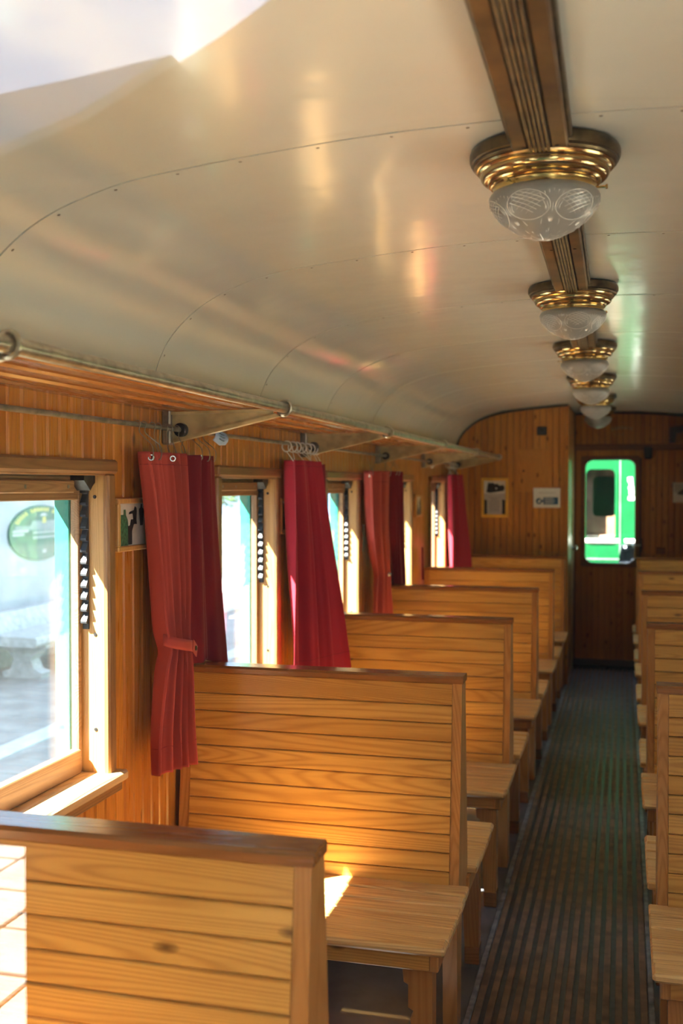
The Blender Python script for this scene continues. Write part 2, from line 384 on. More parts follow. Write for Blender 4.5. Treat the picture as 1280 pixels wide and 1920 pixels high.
def empty(name, loc=(0, 0, 0)):
    e = bpy.data.objects.new(name, None); COL.objects.link(e); e.location = loc; e.empty_display_size = .1
    return e
def tag(ob, label=None, cat=None, group=None, kind=None):
    if label: ob['label'] = label
    if cat: ob['category'] = cat
    if group: ob['group'] = group
    if kind: ob['kind'] = kind
    return ob
def thing(name, label, cat, loc=(0, 0, 0), group=None): return tag(empty(name, loc), label, cat, group)
def struct(name, loc=(0, 0, 0)): return tag(empty(name, loc), kind='structure')
def copy_tree(ob, parent=None):
    c = ob.copy(); COL.objects.link(c)
    if parent is not None: c.parent = parent
    for ch in ob.children: copy_tree(ch, c)
    return c
def catmull(p, n=12):
    out = []
    for i in range(len(p) - 1):
        a = p[max(i - 1, 0)]; b = p[i]; c = p[i + 1]; d = p[min(i + 2, len(p) - 1)]
        for k in range(n):
            t = k / n
            out.append(tuple(.5 * ((2 * b[j]) + (-a[j] + c[j]) * t + (2 * a[j] - 5 * b[j] + 4 * c[j] - d[j]) * t * t + (-a[j] + 3 * b[j] - 3 * c[j] + d[j]) * t ** 3) for j in range(len(b))))
    out.append(tuple(p[-1])); return out

# ================================================================== dimensions of the carriage
Y0, Y1 = .10, 10.40            # glazed end / sliding-door end
YP = 9.20                      # left partition
XW = 1.27                      # half width to the wall boards
half = [(0, 2.392), (.35, 2.382), (.76, 2.345), (.94, 2.312), (1.09, 2.252), (1.20, 2.160), (1.255, 2.06), (1.272, 1.96)]
HALF = catmull(half, 8)
PROF = [(-x, z) for x, z in HALF[::-1]] + HALF[1:]
def ceil_z(x):
    x = abs(x)
    for (a, za), (b, zb) in zip(HALF, HALF[1:]):
        if a <= x <= b: return za + (zb - za) * (x - a) / max(b - a, 1e-6)
    return HALF[-1][1]
WIN = [1.29, 2.775, 4.286, 5.71, 7.21, 8.62]     # far outer edge of every window casing
WW = .72                                           # casing width
ZS, ZT = .83, 1.765                                # casing bottom / top

# ================================================================== ceiling
ceil = struct('ceiling')
seams = [Y0 + .02, 1.075, 2.07, 3.065, 4.05, 5.03, 6.00, 6.985, 7.97, 8.95, 9.93, Y1]
for a, b in zip(seams, seams[1:]):
    m = MB(); n = len(PROF); g = .0034
    vs_ = []
    for y in (a + g, b - g):
        for x, z in PROF: vs_.append((x, y, z))
    for y in (a + g, b - g):
        for i, (x, z) in enumerate(PROF):
            p0 = PROF[max(i - 1, 0)]; p1 = PROF[min(i + 1, n - 1)]; t = Vector((p1[0] - p0[0], p1[1] - p0[1])).normalized()
            vs_.append((x - t.y * .004, y, z + t.x * .004))
    fs_ = []
    for i in range(n - 1):
        fs_ += [(i, i + 1, n + i + 1, n + i), (2 * n + i, 3 * n + i, 3 * n + i + 1, 2 * n + i + 1), (i, 2 * n + i, 2 * n + i + 1, i + 1), (n + i, n + i + 1, 3 * n + i + 1, 3 * n + i)]
    m.add(vs_, fs_); m.build('ceiling_panel', 'ceiling', ceil, smooth=True)
# screws beside the seams
scm = None
for s_ in seams[1:6]:
    d = 0; last = None
    for i, (x, z) in enumerate(PROF):
        if last is not None: d += math.hypot(x - last[0], z - last[1])
        last = (x, z)
        if d > .13 and abs(x) > .1:
            d = 0
            if scm is None:
                mb = MB(); mb.lathe([(0, -.0016), (.0028, -.0014), (.0042, 0)], seg=8); so = mb.build('screw', 'screw', ceil); scm = so.data
            else:
                so = bpy.data.objects.new('screw', scm); COL.objects.link(so); so.parent = ceil
            p0 = PROF[max(i - 1, 0)]; p1 = PROF[min(i + 1, len(PROF) - 1)]
            so.location = (x, s_ + .022, z); so.rotation_euler = (0, -math.atan2(p1[1] - p0[1], p1[0] - p0[0]), 0)
# roof shell (dark felt above the panels, sheet outside)
mb = MB(); n = len(PROF)
ring = [(x * 1.02, z + .022) for x, z in PROF]; outer = [(x * 1.12, 1.96 + (z - 1.96) * 1.10 + .03) for x, z in PROF]
poly_v = []
for y in (Y0 - .35, Y1 + .25):
    poly_v += [(x, y, z) for x, z in ring] + [(x, y, z) for x, z in outer]
fs_ = []
for i in range(n - 1):
    fs_ += [(i, i + 1, 2 * n + i + 1, 2 * n + i), (n + i, 3 * n + i, 3 * n + i + 1, n + i + 1), (i, n + i, n + i + 1, i + 1), (2 * n + i, 2 * n + i + 1, 3 * n + i + 1, 3 * n + i)]
fs_ += [(0, 2 * n, 3 * n, n), (n - 1, 2 * n - 1, 4 * n - 1, 3 * n - 1)]
mb.add(poly_v, fs_); tag(mb.build('roof', 'seam'), kind='structure')

# ================================================================== side walls
def side_wall(name, mx):
    root = struct(name)
    m = MB(mx)
    xo, xi = -1.385, -1.300
    m.box(xo, xi, Y0 - .3, Y1 + .05, -.12, ZS + .03); m.box(xo, xi, Y0 - .3, Y1 + .05, ZT - .03, 2.07)
    prev = Y0 - .3
    for ro in WIN:
        m.box(xo, xi, prev, ro - WW + .03, ZS + .03, ZT - .03); prev = ro - .03
    m.box(xo, xi, prev, Y1 + .05, ZS + .03, ZT - .03)
    m.build('backing', 'green', root)
    m = MB(mx); xo, xi = -1.300, -1.283
    m.box(xo, xi, Y0, Y1 + .05, 0, ZS + .03); m.box(xo, xi, Y0, Y1 + .05, ZT - .03, 2.05)
    prev = Y0
    for ro in WIN:
        m.box(xo, xi, prev, ro - WW + .03, ZS + .03, ZT - .03); prev = ro - .03
    m.box(xo, xi, prev, Y1 + .05, ZS + .03, ZT - .03)
    m.build('lining', 'seam', root)
    bw = .0605; y = Y0 + .04
    while y < (YP if mx == 1 else Y1) - .01:
        a, b = y + .0016, y + bw - .0016
        hit = any(b > ro - WW + .045 and a < ro - .045 for ro in WIN)
        d = random.uniform(-.0007, .0007)
        for z0, z1 in (((.0, ZS + .012), (ZT - .03, 2.045)) if hit else ((.0, 2.045),)):
            q = MB(mx); q.box(-1.284, -1.2705 + d, a, b, z0, z1, .0055); q.build('board', 'wall_z', root)
        y += bw
    return root
side_wall('wall_left', 1); side_wall('wall_right', -1)

def window(idx, ro, mx):
    lo = ro - WW; yj = ro - .042; yl = lo + .042
    r = struct(f'window_{idx}', (-1.27 * mx, (lo + ro) / 2, ZS))
    def part(name, mat, *b, c=.003, par=None):
        q = MB(mx); q.box(*b, c); return q.build(name, mat, par or r)
    part('casing', 'trim_z', -1.272, -1.250, ro - .044, ro, ZS + .02, ZT - .04, c=.006)
    part('casing', 'trim_z', -1.272, -1.250, lo, lo + .044, ZS + .02, ZT - .04, c=.006)
    part('casing', 'trim_y', -1.272, -1.243, lo - .004, ro + .004, ZT - .04, ZT, c=.007)
    for y0, y1 in ((yj, ro - .029), (lo + .029, yl)):
        part('jamb', 'jamb_z', -1.388, -1.262, y0, y1, ZS + .03, ZT - .032)
    part('head', 'trim_y', -1.388, -1.262, lo + .03, ro - .03, ZT - .045, ZT - .031)
    part('sill', 'sill_y', -1.368, -1.222, lo - .012, ro + .018, ZS + .018, ZS + .047, c=.006)
    part('sill_apron', 'trim_y', -1.272, -1.238, lo - .006, ro + .010, ZS - .012, ZS + .018, c=.004)
    # outside, painted green
    part('outer_frame', 'teal', -1.414, -1.366, yj - .016, yj - .001, ZS + .03, ZT - .046)
    part('outer_frame', 'teal', -1.414, -1.366, yl + .001, yl + .016, ZS + .03, ZT - .046)
    part('outer_frame', 'teal', -1.452, -1.380, lo, ro, ZT - .072, ZT - .02)  # top piece pushed out as an added hood to cut the sun
    part('outer_frame', 'teal', -1.425, -1.366, lo, ro, ZS, ZS + .04)
    # sash
    s0, s1 = -1.362, -1.336
    part('sash_stile', 'sash', s0, s1, yj - .018, yj - .002, ZS + .05, ZT - .046)
    part('sash_stile', 'sash', s0, s1, yl + .002, yl + .030, ZS + .05, ZT - .046)
    part('sash_rail', 'sash', s0, s1, yl + .028, yj - .016, 1.652, ZT - .046)
    part('sash_rail', 'sash', s0, s1 + .004, yl + .028, yj - .016, ZS + .047, .945)
    part('pane', 'pane' if mx == 1 else 'pane_light', -1.351, -1.347, yl + .026, yj - .014, .940, 1.656, c=0)
    blk = part('pull_block', 'sash', s1, -1.310, yl + .10, yj - .085, 1.672, 1.706, c=.003)
    for yy in (yl + .16, yl + .30, yj - .12):
        q = MB(mx); q.T = Matrix.Translation((-1.310, yy, 1.689)) @ Matrix.Rotation(R(90), 4, 'Y'); q.lathe([(.0055, -.001), (.0055, .0012), (0, .0018)], seg=10); q.build('screw', 'screw', blk)
    # ratchet for the sash and its catch
    rt = part('ratchet', 'ratchet', -1.333, -1.313, yj - .004, yj, 1.285, 1.715, c=.001)
    for k in range(12):
        z = 1.688 - k * .0335
        q = MB(mx); q.prism([(yj - .004, z + .012), (yj - .0165, z - .011), (yj - .0165, z - .0165), (yj - .004, z - .019)], -1.332, -1.314, 'X'); q.build('tooth', 'ratchet', rt)
    q = MB(mx); q.prism([(yj - .066, 1.727), (yj - .003, 1.730), (yj - .003, 1.700), (yj - .018, 1.690), (yj - .030, 1.678), (yj - .066, 1.706)], -1.334, -1.292, 'X'); q.build('catch', 'iron', r)
    for zz in (1.66, 1.27, 1.0):
        q = MB(mx); q.T = Matrix.Translation((-1.295, yj, zz)) @ Matrix.Rotation(R(90), 4, 'X'); q.lathe([(.006, -.001), (.005, .0015), (0, .002)], seg=10); q.build('screw', 'iron', r)
for i, ro in enumerate(WIN): window(i + 1, ro, 1)
for i, ro in enumerate(WIN): window(i + 11, ro, -1)

# ================================================================== floor
fl = MB(); fl.box(-1.40, 1.40, Y0 - .02, Y1 + .05, -.12, 0); tag(fl.build('floor', 'lino'), kind='structure')
mat_ = thing('aisle_mat', 'long brown ribbed rubber mat running down the aisle floor', 'mat', (-.035, Y0 + .5, 0))
q = MB(); q.box(-.314, .240, Y0 + .1, Y1 - .37, .0005, .004); q.build('mat_base', 'mat_base', mat_)
nr = 14
for i in range(nr):
    x = -.296 + i * (.518 / (nr - 1))
    q = MB(); q.box(x - .0115, x + .0115, Y0 + .12, Y1 - .36, .0035, .0105, .002); q.build('rib', 'mat_rib', mat_)
for x0, x1 in ((-.331, -.310), (.236, .256)):
    q = MB(); q.box(x0, x1, Y0 + .1, Y1 - .35, .0005, .008, .003); q.build('edge_strip', 'mat_edge', mat_)
q = MB(); q.T = Matrix.Translation((-.245, 3.05, .0135)) @ Matrix.Rotation(R(-14), 4, 'Z'); q.tube([(-.026, 0, 0), (.026, 0, 0)], .0034, 8)
tag(q.build('stick', 'cigar'), 'thin pale stick dropped on the ribbed aisle mat', 'stick')
q = MB(); q.box(-.31, .30, Y1 - .36, Y1 - .02, 0, .05, .004); tag(q.build('trim_1', 'iron'), kind='structure')

# ================================================================== end walls
def boards_y(root, y_face, d, x0, x1, z0f, z1f, mat, bw=.055):
    x = x0
    while x < x1 - .004:
        b = min(x + bw, x1); q = MB()
        dd = random.uniform(0, .0008)
        e = .004; a_, b_ = x + .0016, b - .0016; za, zb = z1f(a_), z1f(b_); z0 = z0f(x); yb = y_face + d
        q.add([(a_, yb, z0), (b_, yb, z0), (b_, yb, zb), (a_, yb, za), (a_, y_face + e - dd, z0), (b_, y_face + e - dd, z0), (b_, y_face + e - dd, zb), (a_, y_face + e - dd, za), (a_ + e, y_face - dd, z0), (b_ - e, y_face - dd, z0), (b_ - e, y_face - dd, zb), (a_ + e, y_face - dd, za)], [(0, 1, 2, 3), (8, 11, 10, 9), (4, 8, 9, 5), (4, 7, 11, 8), (5, 9, 10, 6), (6, 10, 11, 7), (0, 4, 5, 1), (1, 5, 6, 2), (2, 6, 7, 3), (3, 7, 4, 0)]); q.build('board', mat, root); x = b
# left partition (toilet compartment)
part = struct('wall_partition', (-.8, YP, 0))
xs = [-1.265 + .03 * i for i in range(32)] + [-.312]
q = MB()
pts = [(-1.265, 0), (-.312, 0)] + [(x, ceil_z(x) - .004) for x in xs[::-1]]
q.prism(pts, YP + .012, YP + .04, 'Y'); q.build('backing', 'seam', part)
boards_y(part, YP, .0125, -1.262, -.335, lambda x: 0.0, lambda x: ceil_z(x) - .014, 'endwood_z')
q = MB(); q.box(-.336, -.306, YP - .004, YP + .034, 0, ceil_z(-.32) - .012, .004); q.build('corner_post', 'endwood_z', part)
q = MB(); q.box(-.322, -.309, YP + .034, Y1, 0, 2.375); q.build('side_panel', 'endwood_z', part)
q = MB(); q.box(-.309, -.300, 9.93, 9.96, 0.02, 2.05, .002); q.build('edge_strip', 'cream_strip', part)
q = MB(); q.tube([(x, YP - .006, ceil_z(x) - .010) for x in xs], .012, 8); q.build('cornice', 'seam', part, smooth=True)
# hatch on the partition
q = MB(); q.box(-.742, -.463, YP - .005, YP + .001, 1.643, 2.007, .003); hb = q.build('hatch', 'endwood_z', part)
q = MB(); q.T = Matrix.Translation((-.68, YP - .004, 1.82)) @ Matrix.Rotation(R(90), 4, 'X'); q.lathe([(.009, 0), (.009, .004), (0, .005)], seg=12); q.build('keyhole', 'iron', hb)
# door-end wall
dw = struct('wall_end', (.4, Y1, 0))
q = MB()
gx0, gx1, gz0, gz1 = -.21, .25, .962, 1.94
q.box(-1.40, gx0, Y1 + .03, Y1 + .06, 0, 2.40); q.box(gx1, 1.40, Y1 + .03, Y1 + .06, 0, 2.40); q.box(gx0, gx1, Y1 + .03, Y1 + .06, 0, gz0); q.box(gx0, gx1, Y1 + .03, Y1 + .06, gz1, 2.40)
q.build('backing', 'seam', dw)
boards_y(dw, Y1 + .015, .0125, .33, 1.262, lambda x: 0., lambda x: ceil_z(x) - .012, 'endwood_z')
boards_y(dw, Y1 + .015, .0125, -.305, .33, lambda x: 2.06, lambda x: ceil_z(x) - .012, 'endwood_z')
q = MB(); q.tube([(x, Y1 + .006, ceil_z(x) - .008) for x in [-.3 + .05 * i for i in range(32)]], .012, 8); q.build('cornice', 'seam', dw, smooth=True)
q = MB(); q.box(-.305, 1.26, Y1 - .03, Y1 + .016, 2.028, 2.085, .004); q.build('door_track', 'darkwood_x', dw)
q = MB(); q.box(.325, .40, Y1 - .055, Y1 - .028, 1.945, 2.06, .012); q.build('track_stop', 'black_box', dw)
q = MB(); q.prism([(.555, 2.24), (.70, 2.26), (.70, 2.20), (.615, 2.19), (.60, 2.095), (.555, 2.095)], Y1 - .05, Y1 + .016, 'Y'); q.build('wall_hook', 'black_box', dw)
# faint gilt lettering panel above the door
rnd = random.Random(3)
for k in range(7):
    x = .03 + k * .029; q = MB(); q.box(x, x + .018, Y1 + .0125, Y1 + .0152, 2.215 + .012 * math.sin(k * .5), 2.245 + .012 * math.sin(k * .5), .001); q.build('worn_letter', 'gold', dw)
for x in (.055, .095, .135):
    q = MB(); q.tube([(x + .012 * math.cos(t), Y1 + .0135, 2.165 + .022 * math.sin(t)) for t in [i * .6 for i in range(1 + int(4 + 3 * rnd.random()))]], .0025, 6); q.build('worn_letter', 'gold', dw)
# sliding door
dr = tag(empty('door_1', (.02, Y1, 0)), kind='structure')
def rrect(x0, x1, z0, z1, r, n=6):
    out = []
    for cx, cz, a in ((x1 - r, z1 - r, 0), (x0 + r, z1 - r, 90), (x0 + r, z0 + r, 180), (x1 - r, z0 + r, 270)):
        for k in range(n + 1):
            t = R(a + 90 * k / n); out.append((cx + r * math.cos(t), cz + r * math.sin(t)))
    return out
def ring_plate(mb, outer, inner, y0, y1):
    n = len(inner); vs = [(x, y, z) for y in (y0, y1) for x, z in outer] + [(x, y, z) for y in (y0, y1) for x, z in inner]
    fs = []
    for i in range(n):
        j = (i + 1) % n
        fs += [(i, j, 2 * n + j, 2 * n + i), (n + i, 3 * n + i, 3 * n + j, n + j), (2 * n + i, 2 * n + j, 3 * n + j, 3 * n + i), (i, n + i, n + j, j)]
    return mb.add(vs, fs)
x = -.30
while x < .33 - .004:
    b = min(x + .055, .33)
    if b > gx0 - .02 and x < gx1 + .02: segs = ((.02, gz0 - .015), (gz1 + .015, 2.03))
    else: segs = ((.02, 2.03),)
    for z0, z1 in segs:
        q = MB(); q.box(x + .0008, b - .0008, Y1 - .012, Y1 + .004, z0, z1, .0026); q.build('board', 'endwood_z', dr)
    x = b
inner = rrect(gx0, gx1, gz0, gz1, .075)
outer_ = [(gx0 + (gx1 - gx0) / 2 + (px - (gx0 + gx1) / 2) * 1.18, (gz0 + gz1) / 2 + (pz - (gz0 + gz1) / 2) * 1.075) for px, pz in rrect(gx0, gx1, gz0, gz1, .02)]
q = MB(); ring_plate(q, outer_, inner, Y1 - .022, Y1 + .03); q.build('window_surround', 'darkwood_x', dr)
q = MB(); q.tube([(px, Y1 - .022, pz) for px, pz in inner], .006, 6, closed=True); q.build('bead', 'chrome', dr, smooth=True)
q = MB(); q.box(gx0, gx1, Y1 + .004, Y1 + .009, gz0, gz1); q.build('pane', 'pane_clean', dr)
q = MB(); q.box(.275, .315, Y1 - .02, Y1 - .011, 1.07, 1.20, .004); hp = q.build('handle_plate', 'iron', dr)
q = MB(); q.tube([(.295, Y1 - .02, 1.137), (.295, Y1 - .065, 1.137), (.22, Y1 - .07, 1.137)], .010, 8); q.build('handle', 'chrome', hp, smooth=True)
q = MB(); q.T = Matrix.Translation((-.300, 9.80, 1.13)) @ Matrix.Rotation(R(90), 4, 'Y'); q.lathe([(.016, 0), (.012, .012), (.024, .022), (.026, .034), (.018, .044), (0, .047)], seg=20)
kd = q.build('door_knob', 'chrome', part, smooth=True)
# the glazed end behind which the camera stands
ge = struct('wall_front', (0, Y0, 0))
fx0, fx1, fz0, fz1 = -.82, 1.0, .75, 2.14
q = MB(); q.box(-1.40, 1.40, Y0 - .02, Y0 + .02, -.12, fz0); q.box(-1.40, fx0, Y0 - .02, Y0 + .02, fz0, 2.0); q.box(fx1, 1.40, Y0 - .02, Y0 + .02, fz0, 2.0)
q.prism([(x, z - .003) for x, z in PROF if z > 2.0] + [(1.26, 2.0), (fx1, 2.0), (fx1, fz1), (fx0, fz1), (fx0, 2.0), (-1.26, 2.0)], Y0 - .02, Y0 + .02, 'Y')
q.build('panel', 'green_dark', ge)
fw = tag(empty('window_21', (0, Y0, fz0)), kind='structure')
q = MB(); q.box(fx0, fx1, Y0 + .010, Y0 + .014, fz0, fz1); q.build('pane', 'pane_clean', fw)
for b_ in ((fx0, fx1, fz0, fz0 + .03), (fx0, fx1, fz1 - .03, fz1), (fx0, fx0 + .03, fz0 + .03, fz1 - .03), (fx1 - .03, fx1, fz0 + .03, fz1 - .03)):
    q = MB(); q.box(b_[0], b_[1], Y0 - .026, Y0 + .026, b_[2], b_[3], .004); q.build('frame', 'teal', fw)

# ================================================================== benches
BT, BS = 1.105, .48
def lean(z): return .036 + (BT - z) / (BT - BS) * .062      # half thickness of the back at height z
def make_bench(mx, xa_back, xa_seat, double=True):
    """local y = 0 at the centre of the back; camera side is -y"""
    root = empty('bench')
    xw = -1.248
    def B(name, mat, fn, par=None):
        q = MB(mx); fn(q); return q.build(name, mat, par or root)
    # end posts: tapered
    poly = [(-lean(BS), BS - .06), (-lean(BT), BT - .018), (lean(BT), BT - .018), (lean(BS), BS - .06)]
    if not double: poly = [(-lean(BS), BS - .06), (-lean(BT), BT - .018), (.03, BT - .018), (.03, BS - .06)]
    B('end_post', 'bench_z', lambda q: q.prism(poly, xa_back - .029, xa_back, 'X'))
    B('end_post', 'bench_z', lambda q: q.prism(poly, xw, xw + .036, 'X'))
    B('core_panel', 'bench_x', lambda q: q.prism([(p[0] * .72, p[1]) for p in poly], xw + .03, xa_back - .03, 'X'))
    ymax = lean(BT) + .006 if double else .034
    cp = [(-lean(BT) - .006, BT - .022), (-lean(BT) - .006, BT - .007), (-lean(BT) + .001, BT), (ymax - .007, BT), (ymax, BT - .007), (ymax, BT - .022)]
    B('top_rail', 'bench_cap', lambda q: q.prism(cp, xw - .002, xa_back + .004, 'X'))
    # back boards on each side
    zs = [BT - .022]; z = BT - .022 - .068
    while z > BS + .02: zs.append(z); z -= .0555
    zs.append(BS - .012)
    for side in ((-1, 1) if double else (-1,)):
        for z1, z0 in zip(zs, zs[1:]):
            y0, y1 = lean(z0), lean(z1); pr = random.uniform(-.0008, .0012)
            e = .0035
            pl = [(side * (y0 * .75), z0 + .0011), (side * (y0 - e + pr), z0 + .0011), (side * (y0 + pr), z0 + e), (side * (y1 + pr), z1 - e), (side * (y1 - e + pr), z1 - .0011), (side * (y1 * .75), z1 - .0011)]
            B('back_board', 'bench_x', lambda q: q.prism(pl, xw + .0365, xa_back - .0295, 'X'))
    # seats
    for side in ((-1, 1) if double else (-1,)):
        y = .085; nb = 6; wd = (.552 - y) / nb
        for k in range(nb):
            a, b = y + k * wd + .0008, y + (k + 1) * wd - .0008
            zt = BS - .010 * math.sin((k + .5) / nb * math.pi)
            B('seat_board', 'bench_seat', lambda q: q.box(xw, xa_seat, side * a, side * b, zt - .024, zt, .0045 if k < nb - 1 else .008))
        B('seat_apron', 'bench_x', lambda q: q.box(xw + .02, xa_seat - .03, side * .500, side * .522, BS - .078, BS - .026, .003))
        for xe in (xa_seat - .020, xw + .03):
            B('side_rail', 'bench_z', lambda q: q.box(xe - .026, xe, side * .06, side * .525, BS - .078, BS - .028, .004))
        for xe in (xa_seat - .040, xw + .10):
            yo = .470; hw = .030
            out = [(xe - .088, BS - .027), (xe, BS - .027), (xe, 0), (xe - .046, 0), (xe - .060, .262), (xe - .052, .268), (xe - .052, .282), (xe - .066, .290), (xe - .066, .352), (xe - .078, .358)]
            def leg(q, s=side, o_=out):
                q.prism(o_, s * (yo - hw), s * (yo + hw), 'Y')
            lg = B('leg', 'bench_z', leg)
            B('foot_block', 'bench_cap', lambda q: q.box(xe - .050, xe + .002, side * (yo - hw - .003), side * (yo + hw + .003), 0.0, .062, .003), lg)
    for xe in (xa_back - .012, xw + .08):
        B('leg', 'bench_z', lambda q: q.prism([(-.055, BS - .05), (.055 if double else .03, BS - .05), (.036 if double else .03, 0), (-.036, 0)], xe - .045, xe, 'X'))
    return root
by = [1.655, 3.285, 4.755, 6.215, 7.66, 9.12]
lab_l = ['nearest pine slatted bench, cut off by the lower left corner of the picture',
         'pine slatted bench with the first tied red curtain hanging in front of it',
         'pine slatted bench with the flared untied curtain at its wall end',
         'pine slatted bench beside the button-tied curtain, fourth row from the front on the left',
         'pine slatted bench in the fifth left row, last but one before the partition',
         'single-sided pine bench standing against the partition below the framed poster']
lab_r = ['', 'nearest right-hand pine bench, cut off by the right edge of the picture',
         'second pine bench on the right side of the aisle', 'third pine bench on the right side of the aisle',
         'fourth pine bench on the right side of the aisle', 'rearmost pine bench on the right, below the sliding door handle']
pl_ = make_bench(1, -.328, -.297); ps_ = make_bench(1, -.328, -.297, double=False)
pr_ = make_bench(-1, -.250, -.225)
for i in range(6):
    if i < 5: o_ = pl_ if i == 0 else copy_tree(pl_)
    else: o_ = ps_
    o_.location = (0, by[i], 0); tag(o_, lab_l[i], 'bench', 'slatted benches on the window side left of the aisle')
for i in range(1, 6):
    o_ = pr_ if i == 1 else copy_tree(pr_)
    o_.location = (0, by[i], 0); tag(o_, lab_r[i], 'bench', 'slatted benches right of the aisle')

# ================================================================== ceiling moulding and lamps
LY = [2.27, 3.83, 5.36, 6.90, 8.40, 9.75]
def cx(y): return -.015 - .0085 * (y - 2.27)
def zc_(y): return 2.388
ends = [Y0 + .03] + LY + [Y1 - .02]
for k, (a, b) in enumerate(zip(ends, ends[1:])):
    a2 = a + (.10 if k else 0); b2 = b - (.10 if k < len(ends) - 2 else 0)
    t_ = struct(f'trim_{k + 2}', ((cx(a2) + cx(b2)) / 2, (a2 + b2) / 2, 2.39))
    def strip(name, mat, x0, x1, z0, z1, c=.003):
        q = MB(); vs_ = []
        q.box(x0, x1, a2, b2, z0, z1, c)
        q.v = [(x + cx(y), y, z) for x, y, z in q.v]
        return q.build(name, mat, t_)
    strip('ground_board', 'bronze', -.062, .062, 2.366, 2.392)
    strip('side_board', 'bronze_board', -.055, -.0215, 2.350, 2.368, .004)
    strip('side_board', 'bronze_board', .0215, .055, 2.350, 2.368, .004)
    for j in range(5):
        x = -.0168 + j * .0084
        strip('flute', 'flute', x - .0031, x + .0031, 2.343, 2.368, .0022)
    for yy in ((a2 + .05), (a2 + b2) / 2, (b2 - .05)):
        for sx in (-.030, .034):
            q = MB(); q.lathe([(.0045, 0), (.0045, -.0015), (0, -.002)], (cx(yy) + sx, yy, 2.350), 8); q.build('screw', 'iron', t_)

SH = catmull([(.1045, -.089), (.111, -.093), (.1148, -.102), (.1125, -.115), (.103, -.131), (.085, -.150), (.059, -.168), (.030, -.181), (.001, -.187)], 4)
def make_lamp():
    r = empty('ceiling_lamp')
    q = MB(); q.lathe([(.02, 0), (.140, 0), (.151, -.003), (.1545, -.010), (.1545, -.021), (.152, -.027), (.148, -.029), (.149, -.032), (.146, -.036), (.142, -.037), (.10, -.037)], seg=56); q.build('ceiling_plate', 'bronze', r, smooth=True)
    pr = [(.11, -.036), (.1415, -.036), (.1425, -.039), (.140, -.0425), (.1365, -.0435), (.137, -.046), (.1335, -.0485)]
    pr += [(.1315 + .0060 * math.sin(t) - .013 * (t / math.pi), -.0495 - .016 * (1 - math.cos(t)) / 2) for t in [i * math.pi / 8 for i in range(9)]]
    pr += [(.1150, -.067), (.1165, -.070), (.1140, -.0725), (.1095, -.073), (.111, -.076), (.1065, -.078), (.10, -.078)]
    q = MB(); q.lathe(pr, seg=56); q.build('brass_ring', 'brass', r, smooth=True)
    q = MB(); q.lathe([(.099, -.075), (.1065, -.075), (.1070, -.078), (.1055, -.080), (.1055, -.091), (.107, -.0935), (.102, -.0935)], seg=48); co = q.build('gallery', 'brass_collar', r, smooth=True)
    for a in (20, 140, 260):
        q = MB(); q.T = Matrix.Rotation(R(a - 22), 4, 'Z')
        q.tube([(.104, 0, -.085), (.125, 0, -.085)], .0022, 8); q.tube([(.124, 0, -.085), (.1245, 0, -.085), (.1285, 0, -.085), (.129, 0, -.085)], [.002, .0048, .0048, .002], 10)
        q.build('thumb_screw', 'brass_collar', co, smooth=True)
    q = MB(); q.lathe(SH, seg=56); sh = q.build('glass_shade', 'shade', r, smooth=True)
    def S(phi, s, lift=.0004):
        f = s * (len(SH) - 9) + 8; i = min(int(f), len(SH) - 2); t = f - i
        rr = SH[i][0] * (1 - t) + SH[i + 1][0] * t + lift; zz = SH[i][1] * (1 - t) + SH[i + 1][1] * t - lift * .6
        return (rr * math.cos(phi), rr * math.sin(phi), zz)
    q = MB(); rad = .0007
    for k in range(6):
        p0 = k * math.pi / 3 + .25
        loop = []
        for j in range(25):
            a = 2 * math.pi * j / 24
            loop.append((p0 + .45 * math.cos(a) * (1.0 - .30 * math.sin(a)), .33 - .25 * math.sin(a)))
        q.tube([S(a, s) for a, s in loop], rad, 5)
        for j in range(-2, 3):     # cross hatching in the medallion
            for sg in (1, -1):
                pts = []
                for t in [i / 8 for i in range(9)]:
                    dx = -.36 + .72 * t; ss = .30 + sg * (dx * .42) + j * .075
                    if (dx / .38) ** 2 + ((ss - .30) / .20) ** 2 < 1: pts.append(S(p0 + dx, ss))
                if len(pts) > 1: q.tube(pts, rad * .8, 4)
        pm = p0 + math.pi / 6
        for j in range(-3, 4): q.tube([S(pm + j * .012, .62), S(pm + j * .05, .40), S(pm + j * .085, .10 + .03 * abs(j))], rad, 4)
        q.tube([S(pm, .95), S(pm + .02, .75), S(pm, .45)], rad, 4)
        q.tube([S(p0 - .38, .40), S(p0 - .25, .62), S(p0 - .06, .86)], rad, 4); q.tube([S(p0 + .38, .40), S(p0 + .25, .62), S(p0 + .06, .86)], rad, 4)
    for k in range(18): q.tube([S(k * math.pi / 9, .76 + .06 * (k % 2)), S(k * math.pi / 9, .97)], rad, 4)
    q.build('cut_ornament', 'cut', sh)
    return r
lamp0 = make_lamp()
lab_lamp = ['nearest and largest brass ceiling lamp with cut frosted glass bowl', 'second brass ceiling lamp with frosted glass bowl, counted from the front',
            'third brass ceiling lamp in the row, overlapped by the second one', 'fourth brass ceiling lamp in the row along the ceiling',
            'fifth brass ceiling lamp, last but one before the sliding door', 'farthest ceiling lamp, glass bowl hanging just before the door end wall']
for k, y in enumerate(LY):
    o_ = lamp0 if k == 0 else copy_tree(lamp0)
    o_.location = (cx(y), y, 2.389); o_.rotation_euler = (0, 0, .5 * k); tag(o_, lab_lamp[k], 'ceiling lamp', 'brass lamps along the ceiling')

